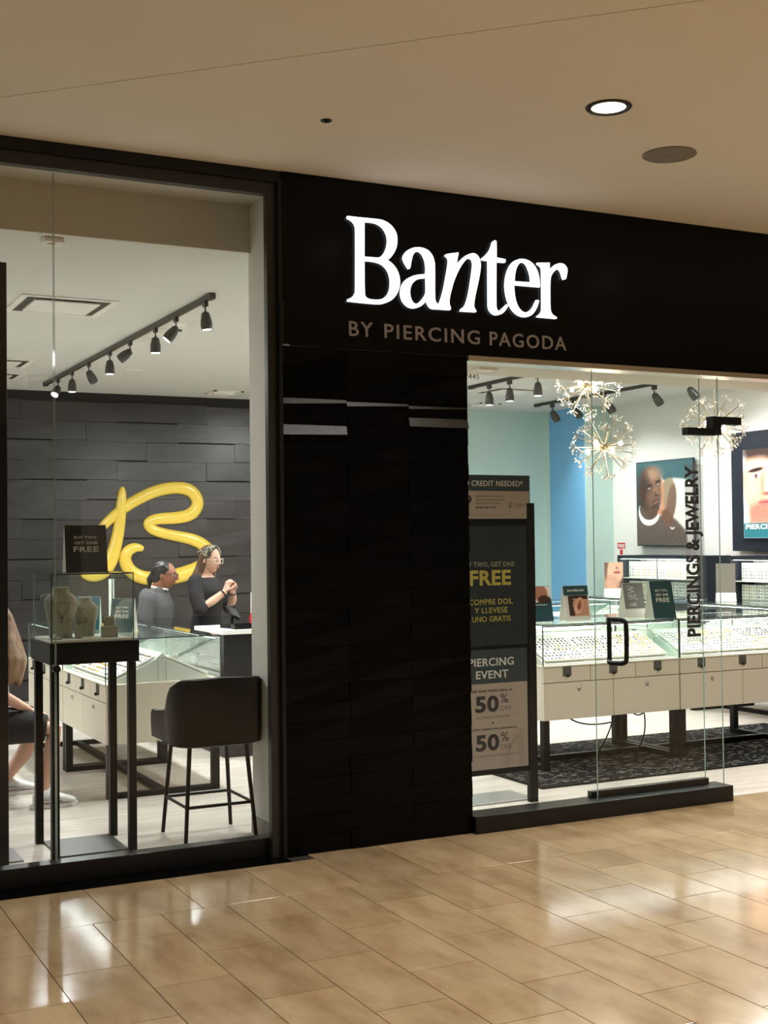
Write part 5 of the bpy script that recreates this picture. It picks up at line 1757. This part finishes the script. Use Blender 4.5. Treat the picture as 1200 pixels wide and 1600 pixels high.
hand(bd, aL[-1], (-0.02, -0.35, 0.9), (0.1, -0.95, -0.2), 0.95, 48, 1)
for sy in (-1, 1):
    bd.tube([(-0.01, sy * 0.085, 0.85), (0.0, sy * 0.09, 0.50), (-0.01, sy * 0.09, 0.10)], [0.085, 0.058, 0.038], 14, True)
    bd.tube([(-0.04, sy * 0.09, 0.04), (0.05, sy * 0.095, 0.035), (0.13, sy * 0.10, 0.025)], [0.035, 0.036, 0.024], 12, True)
soft(bd.build('body', skin_a, wm, smooth=True), 0.0055, 3)
tp_ = MB()
torso(tp_, trows[0:8], grow=0.014)
for a_ in (aR, aL):
    e = Vector(a_[2])
    f = e + (Vector(a_[3]) - e) * 0.22
    tp_.ell(e, 0.064, 0.064, 0.060)
    tp_.tube([a_[0], a_[1], e, f], [0.068, 0.064, 0.064, 0.054], 14, True)
soft(tp_.build('black_top', knit_black, wm, smooth=True), 0.010, 6)
lg = MB()
for sy in (-1, 1):
    lg.tube([(-0.01, sy * 0.085, 0.87), (0.0, sy * 0.09, 0.50), (-0.01, sy * 0.09, 0.07)], [0.105, 0.075, 0.06], 14)
lg.ell((-0.012, 0, 0.86), 0.13, 0.18, 0.10)
soft(lg.build('trousers', jean_m, wm, smooth=True), 0.012, 4)
for sy in (-1, 1):
    sh = MB().tube([(-0.06, sy * 0.09, 0.04), (0.05, sy * 0.095, 0.04), (0.15, sy * 0.10, 0.032)], [0.044, 0.046, 0.034], 12, True).box(-0.095, sy * 0.095 - 0.045, 0.0, 0.185, sy * 0.095 + 0.045, 0.02)
    sh.build('shoe', black_m, wm, smooth='auto')
hr = MB()
P = lambda x, y, z: Vector(H) + HM @ Vector((x, y, z))
hr.ell(P(-0.022, 0, 0.022), 0.094, 0.085, 0.108, 24, 16, HM)
for (y0_, x1_, y1_, z1_, r_) in ((-0.070, -0.045, -0.125, -0.30, 0.036), (-0.055, -0.085, -0.085, -0.31, 0.042), (0.0, -0.10, 0.0, -0.30, 0.05), (0.055, -0.085, 0.085, -0.31, 0.042), (0.072, -0.03, 0.115, -0.28, 0.034), (-0.074, 0.0, -0.10, -0.24, 0.022)):
    hr.tube([P(-0.035, y0_ * .9, 0.04), P(-0.05, y0_ * 1.1, -0.08), P(x1_, y1_, -0.19), P(x1_ + 0.012, y1_, z1_)], [0.03, r_, r_, r_ * 0.5], 12, True)
soft(hr.build('long_hair', hair_brown, wm, smooth=True), 0.008, 4)
hb = MB()
pts = [P(0.030 + 0.0 * t, 0, 0) for t in range(1)]
bx = [(0.050 + 0.045 * math.cos(t) * 0, 0.086 * math.cos(t), 0.112 * math.sin(t)) for t in np.linspace(-0.5, PI + 0.5, 25)]
for off, rr_ in ((0.0, 0.026), (0.028, 0.024)):
    hb.tube([P(0.030 - off - 0.035 * (0.5 + 0.5 * math.cos(2 * t + PI)) * 0 - 0.02 * max(0, -math.sin(t)), 0.078 * math.cos(t), 0.016 + 0.094 * math.sin(t)) for t in np.linspace(0.28, PI - 0.28, 25)], rr_, 10, True, 1.0)
hb.tube([P(-0.06, -0.055, 0.06), P(-0.085, -0.06, 0.055)], [0.026, 0.016], 10, True)
soft(hb.build('headband', band_m, wm, smooth=True), 0.006, 3)
face_parts(wm, H, HM, 1.0, specs=clear_m)
for q, nm in ((aR, 0.9), (aL, 0.9)):
    a_, b_ = Vector(q[3]), Vector(q[4])
    c0 = a_ + (b_ - a_) * 0.86
    ax = (b_ - a_).normalized()
    x_ = ax.orthogonal().normalized()
    y_ = ax.cross(x_)
    MB().tube([c0 + (x_ * math.cos(t) + y_ * math.sin(t)) * 0.033 for t in np.linspace(0, 2 * PI, 20)], 0.006, 6).build('bracelet', black_m, wm)

# ---- man in a charcoal sweatshirt beside her
mn = thing('person', 'man in a charcoal sweatshirt and dark glasses facing right behind the showcase', 'person', (3.22, 4.36, 0), R(-34))
S = 0.925
H2 = (0.085, 0.0, 1.400)
HM2 = rot3(0, 6)
bd = MB()
head_shape(bd, H2, HM2, 0.98, 1.15, 0.8)
bd.tube([(0.05, 0, 1.35), (0.02, 0, 1.28), (0.0, 0, 1.22)], [0.058, 0.06, 0.075], 16)
mrows = [(0.74, -0.03, 0.11, 0.165), (0.84, -0.03, 0.125, 0.175), (0.95, -0.015, 0.128, 0.168), (1.05, 0.0, 0.13, 0.178), (1.14, 0.005, 0.125, 0.195), (1.20, 0.0, 0.105, 0.19), (1.25, 0.0, 0.075, 0.13), (1.285, 0.005, 0.06, 0.07)]
torso(bd, mrows)
mR = [(0.0, -0.185, 1.20), (-0.03, -0.235, 1.06), (-0.03, -0.245, 0.94), (0.02, -0.23, 0.83), (0.07, -0.20, 0.75)]
mL = [(0.0, 0.185, 1.20), (-0.01, 0.235, 1.06), (-0.02, 0.24, 0.94), (0.03, 0.22, 0.83), (0.08, 0.19, 0.75)]
for q, sd_ in ((mR, -1), (mL, 1)):
    bd.tube(q, [0.056, 0.05, 0.045, 0.04, 0.028], 14, True)
    hand(bd, q[-1], (0.35, 0.1 * -sd_, -0.9), (0, -sd_, 0), 1.0, 22, sd_)
for sy in (-1, 1):
    bd.tube([(-0.02, sy * 0.09, 0.80), (0.0, sy * 0.10, 0.45), (-0.02, sy * 0.10, 0.10)], [0.09, 0.06, 0.04], 14, True)
    bd.tube([(-0.05, sy * 0.10, 0.04), (0.05, sy * 0.105, 0.035), (0.14, sy * 0.11, 0.025)], [0.036, 0.038, 0.026], 12, True)
soft(bd.build('body', skin_b, mn, smooth=True), 0.0055, 3)
sw = MB()
torso(sw, mrows[0:7], grow=0.022)
for q in (mR, mL):
    sw.tube(q, [0.078, 0.072, 0.066, 0.060, 0.048], 14, True)
    for f in (0.25, 0.5, 0.75):      # soft sleeve folds
        a_, b_ = Vector(q[1]), Vector(q[2])
        c0 = a_ + (b_ - a_) * f
        sw.ell(c0, 0.072, 0.072, 0.012)
sw.tube([(0.055 * math.cos(t) - 0.01 + 0.02, 0.10 * math.sin(t), 1.262 + 0.012 * math.cos(t)) for t in np.linspace(0.5, 2 * PI - 0.5, 22)], 0.032, 10, True)
sw.ell((-0.085, 0, 1.20), 0.06, 0.12, 0.09)
soft(sw.build('sweatshirt', hoodie_grey, mn, smooth=True), 0.010, 5)
tc_ = MB()
tc_.tube([(0.066 * math.cos(t) + 0.035, 0.068 * math.sin(t), 1.290 - 0.012 * math.cos(t)) for t in np.linspace(0, 2 * PI, 22)], 0.011, 8)
tc_.build('tee_collar', paper_m, mn, smooth=True)
lg = MB()
for sy in (-1, 1):
    lg.tube([(-0.02, sy * 0.09, 0.80), (0.0, sy * 0.10, 0.45), (-0.02, sy * 0.10, 0.06)], [0.11, 0.085, 0.07], 14)
lg.ell((-0.03, 0, 0.80), 0.14, 0.18, 0.10)
soft(lg.build('trousers', jean_m, mn, smooth=True), 0.012, 4)
for sy in (-1, 1):
    sh = MB().tube([(-0.07, sy * 0.10, 0.045), (0.05, sy * 0.105, 0.04), (0.16, sy * 0.11, 0.032)], [0.046, 0.048, 0.036], 12, True).box(-0.10, sy * 0.105 - 0.048, 0.0, 0.195, sy * 0.105 + 0.048, 0.02)
    sh.build('shoe', black_m, mn, smooth='auto')
hr = MB()
P = lambda x, y, z: Vector(H2) + HM2 @ Vector((x, y, z))
hr.ell(P(-0.022, 0, 0.026), 0.094, 0.081, 0.099, 24, 16, HM2)
hr.ell(P(-0.060, 0, -0.03), 0.055, 0.070, 0.06, 18, 12, HM2)
for k in range(7):               # cornrows swept back
    y = -0.066 + 0.022 * k
    hr.tube([P(0.058 - abs(y) * .3, y * .9, 0.088 - abs(y) * .55), P(0.0, y * 1.05, 0.124 - abs(y) * .62), P(-0.07, y, 0.095 - abs(y) * .5), P(-0.115, y * .6, 0.03)], 0.0075, 8, True)
hr.tube([P(-0.105, 0, 0.01), P(-0.135, 0, -0.05), P(-0.13, 0, -0.12)], [0.026, 0.028, 0.014], 10, True)
soft(hr.build('braided_hair', hair_black, mn, smooth=True), 0.006, 2)
face_parts(mn, H2, HM2, 0.98, brow=hair_black, lips=mat('lips_brown', (140, 82, 72), 0.5), specs=black_m)

# ---- girl sitting at the left row, mostly hidden by the black panel
gx, gy = 1.43, 2.18
gl = thing('person', 'seated girl with long fair hair, black shorts and white sneakers at the window edge', 'person', (gx, gy, 0), R(0))
H3 = (0.09, 0.0, 1.165)
HM3 = rot3(58, 8)
bd = MB()
head_shape(bd, H3, HM3, 0.97)
bd.tube([(0.085, 0, 1.10), (0.08, 0, 1.04), (0.07, 0, 0.98)], [0.047, 0.05, 0.065], 16)
grows = [(0.44, 0.0, 0.13, 0.165), (0.52, 0.0, 0.13, 0.17), (0.62, 0.02, 0.11, 0.145), (0.72, 0.04, 0.10, 0.13), (0.82, 0.055, 0.11, 0.145), (0.90, 0.06, 0.105, 0.155), (0.96, 0.06, 0.085, 0.15), (1.0, 0.065, 0.06, 0.10), (1.03, 0.07, 0.05, 0.06)]
torso(bd, grows)
legN = [(0.03, -0.10, 0.50), (0.25, -0.13, 0.50), (0.405, -0.165, 0.475), (0.37, -0.20, 0.27), (0.31, -0.235, 0.10)]
legF = [(0.03, 0.10, 0.50), (0.24, 0.15, 0.49), (0.37, 0.20, 0.455), (0.29, 0.25, 0.27), (0.19, 0.30, 0.12)]
for q in (legN, legF):
    bd.tube(q, [0.088, 0.078, 0.056, 0.052, 0.034], 16, True)
footN, footF = Vector((0.33, -0.245, 0)), Vector((0.21, 0.31, 0))
for q in (footN, footF):
    bd.tube([q + Vector((-0.02, 0, 0.09)), q + Vector((0.0, 0, 0.05)), q + Vector((0.12, -0.005, 0.035))], [0.034, 0.036, 0.028], 12, True)
gR = [(0.055, -0.155, 0.955), (0.07, -0.20, 0.83), (0.085, -0.205, 0.72), (0.18, -0.155, 0.655), (0.27, -0.10, 0.60)]
gL = [(0.055, 0.155, 0.955), (0.07, 0.20, 0.83), (0.085, 0.205, 0.72), (0.18, 0.14, 0.65), (0.27, 0.06, 0.60)]
for q, sd_ in ((gR, -1), (gL, 1)):
    bd.tube(q, [0.044, 0.040, 0.036, 0.033, 0.024], 14, True)
    hand(bd, q[-1], (0.9, 0.1 * -sd_, -0.3), (-0.2, 0, -1), 0.92, 22, sd_)
soft(bd.build('body', skin_a, gl, smooth=True), 0.0058, 3)
tp_ = MB()
torso(tp_, grows[1:8], grow=0.011)
soft(tp_.build('black_tank_top', cloth_black, gl, smooth=True), 0.010, 5)
st_ = MB()
torso(st_, grows[0:3], grow=0.016)
st_.tube([(0.02, -0.09, 0.505), (0.25, -0.13, 0.505), (0.36, -0.155, 0.490)], [0.115, 0.105, 0.088], 18)
st_.tube([(0.02, 0.09, 0.505), (0.24, 0.15, 0.495), (0.33, 0.185, 0.475)], [0.115, 0.105, 0.088], 18)
soft(st_.build('black_shorts', cloth_black, gl, smooth=True), 0.010, 5)
for nm_, q in (('n', footN), ('f', footF)):
    up_m = MB()
    rs = []
    for (x, z, hw, hh) in ((-0.075, 0.055, 0.030, 0.035), (-0.055, 0.065, 0.040, 0.045), (0.0, 0.072, 0.043, 0.050), (0.06, 0.062, 0.046, 0.040), (0.13, 0.048, 0.047, 0.026), (0.175, 0.040, 0.036, 0.018), (0.190, 0.036, 0.020, 0.010)):
        rs.append([(q.x + x, q.y + hw * math.cos(t), max(0.022, z + hh * math.sin(t))) for t in [2 * PI * k / 18 for k in range(18)]])
    sn = up_m.rings(rs).build('sneaker', sneaker_m, gl, smooth='auto')
    poly = [(q.x - 0.085, q.y - 0.036), (q.x - 0.02, q.y - 0.046), (q.x + 0.08, q.y - 0.050), (q.x + 0.16, q.y - 0.042), (q.x + 0.205, q.y - 0.012), (q.x + 0.205, q.y + 0.012), (q.x + 0.16, q.y + 0.042), (q.x + 0.08, q.y + 0.050), (q.x - 0.02, q.y + 0.046), (q.x - 0.085, q.y + 0.036), (q.x - 0.10, q.y)]
    MB().prism(poly, 0.0, 0.028, 'z').build('sole', sneaker_m, sn, bevel=0.004)
    for k in range(4):
        MB().tube([(q.x + 0.03 + 0.024 * k, q.y - 0.026, 0.098 - 0.011 * k), (q.x + 0.034 + 0.024 * k, q.y, 0.106 - 0.013 * k), (q.x + 0.03 + 0.024 * k, q.y + 0.026, 0.098 - 0.011 * k)], 0.0042, 6).build('lace', sneaker_grey, sn)
    for sy in (-1, 1):
        MB().tube([(q.x - 0.05, q.y + sy * 0.040, 0.06), (q.x + 0.02, q.y + sy * 0.0445, 0.058), (q.x + 0.09, q.y + sy * 0.0445, 0.044)], [0.006, 0.012, 0.005], 8, True, 0.5).build('side_panel', sneaker_grey, sn)
hr = MB()
P = lambda x, y, z: Vector(H3) + HM3 @ Vector((x, y, z))
hr.ell(P(-0.020, 0, 0.022), 0.098, 0.086, 0.110, 24, 16, HM3)
for (y0_, x1_, y1_, z1_, r_) in ((-0.075, 0.05, -0.135, -0.37, 0.046), (-0.074, 0.015, -0.14, -0.39, 0.05), (-0.065, -0.055, -0.12, -0.38, 0.05), (-0.070, -0.02, -0.135, -0.36, 0.044), (-0.06, -0.09, -0.10, -0.38, 0.045), (0.0, -0.115, 0.0, -0.40, 0.05), (0.05, -0.10, 0.07, -0.40, 0.045), (0.072, 0.02, 0.11, -0.36, 0.036)):
    hr.tube([P(-0.02, y0_ * .9, 0.05), P(x1_ * 0.6, y0_ * 1.25, -0.10), P(x1_ + 0.01, y1_, -0.24), P(x1_ + 0.005, y1_, z1_)], [0.03, r_, r_, r_ * 0.45], 12, True)
soft(hr.build('long_hair', hair_fair, gl, smooth=True), 0.010, 14)
face_parts(gl, H3, HM3, 0.97, brow=hair_fair)
# her stool
so = thing('low_stool', 'low black upholstered stool under the seated girl', 'stool', (gx - 0.07, gy, 0))
MB().lathe([(0, 0.30), (0.155, 0.30), (0.17, 0.315), (0.17, 0.355), (0.155, 0.378), (0, 0.382)], 30).build('seat', leather_m, so, smooth='auto')
MB().lathe([(0, 0.02), (0.028, 0.02), (0.028, 0.30), (0, 0.30)], 16).build('column', chrome_m, so, smooth='auto')
MB().lathe([(0, 0), (0.17, 0), (0.17, 0.012), (0.05, 0.028), (0, 0.03)], 30).build('base', black_m, so, smooth='auto')
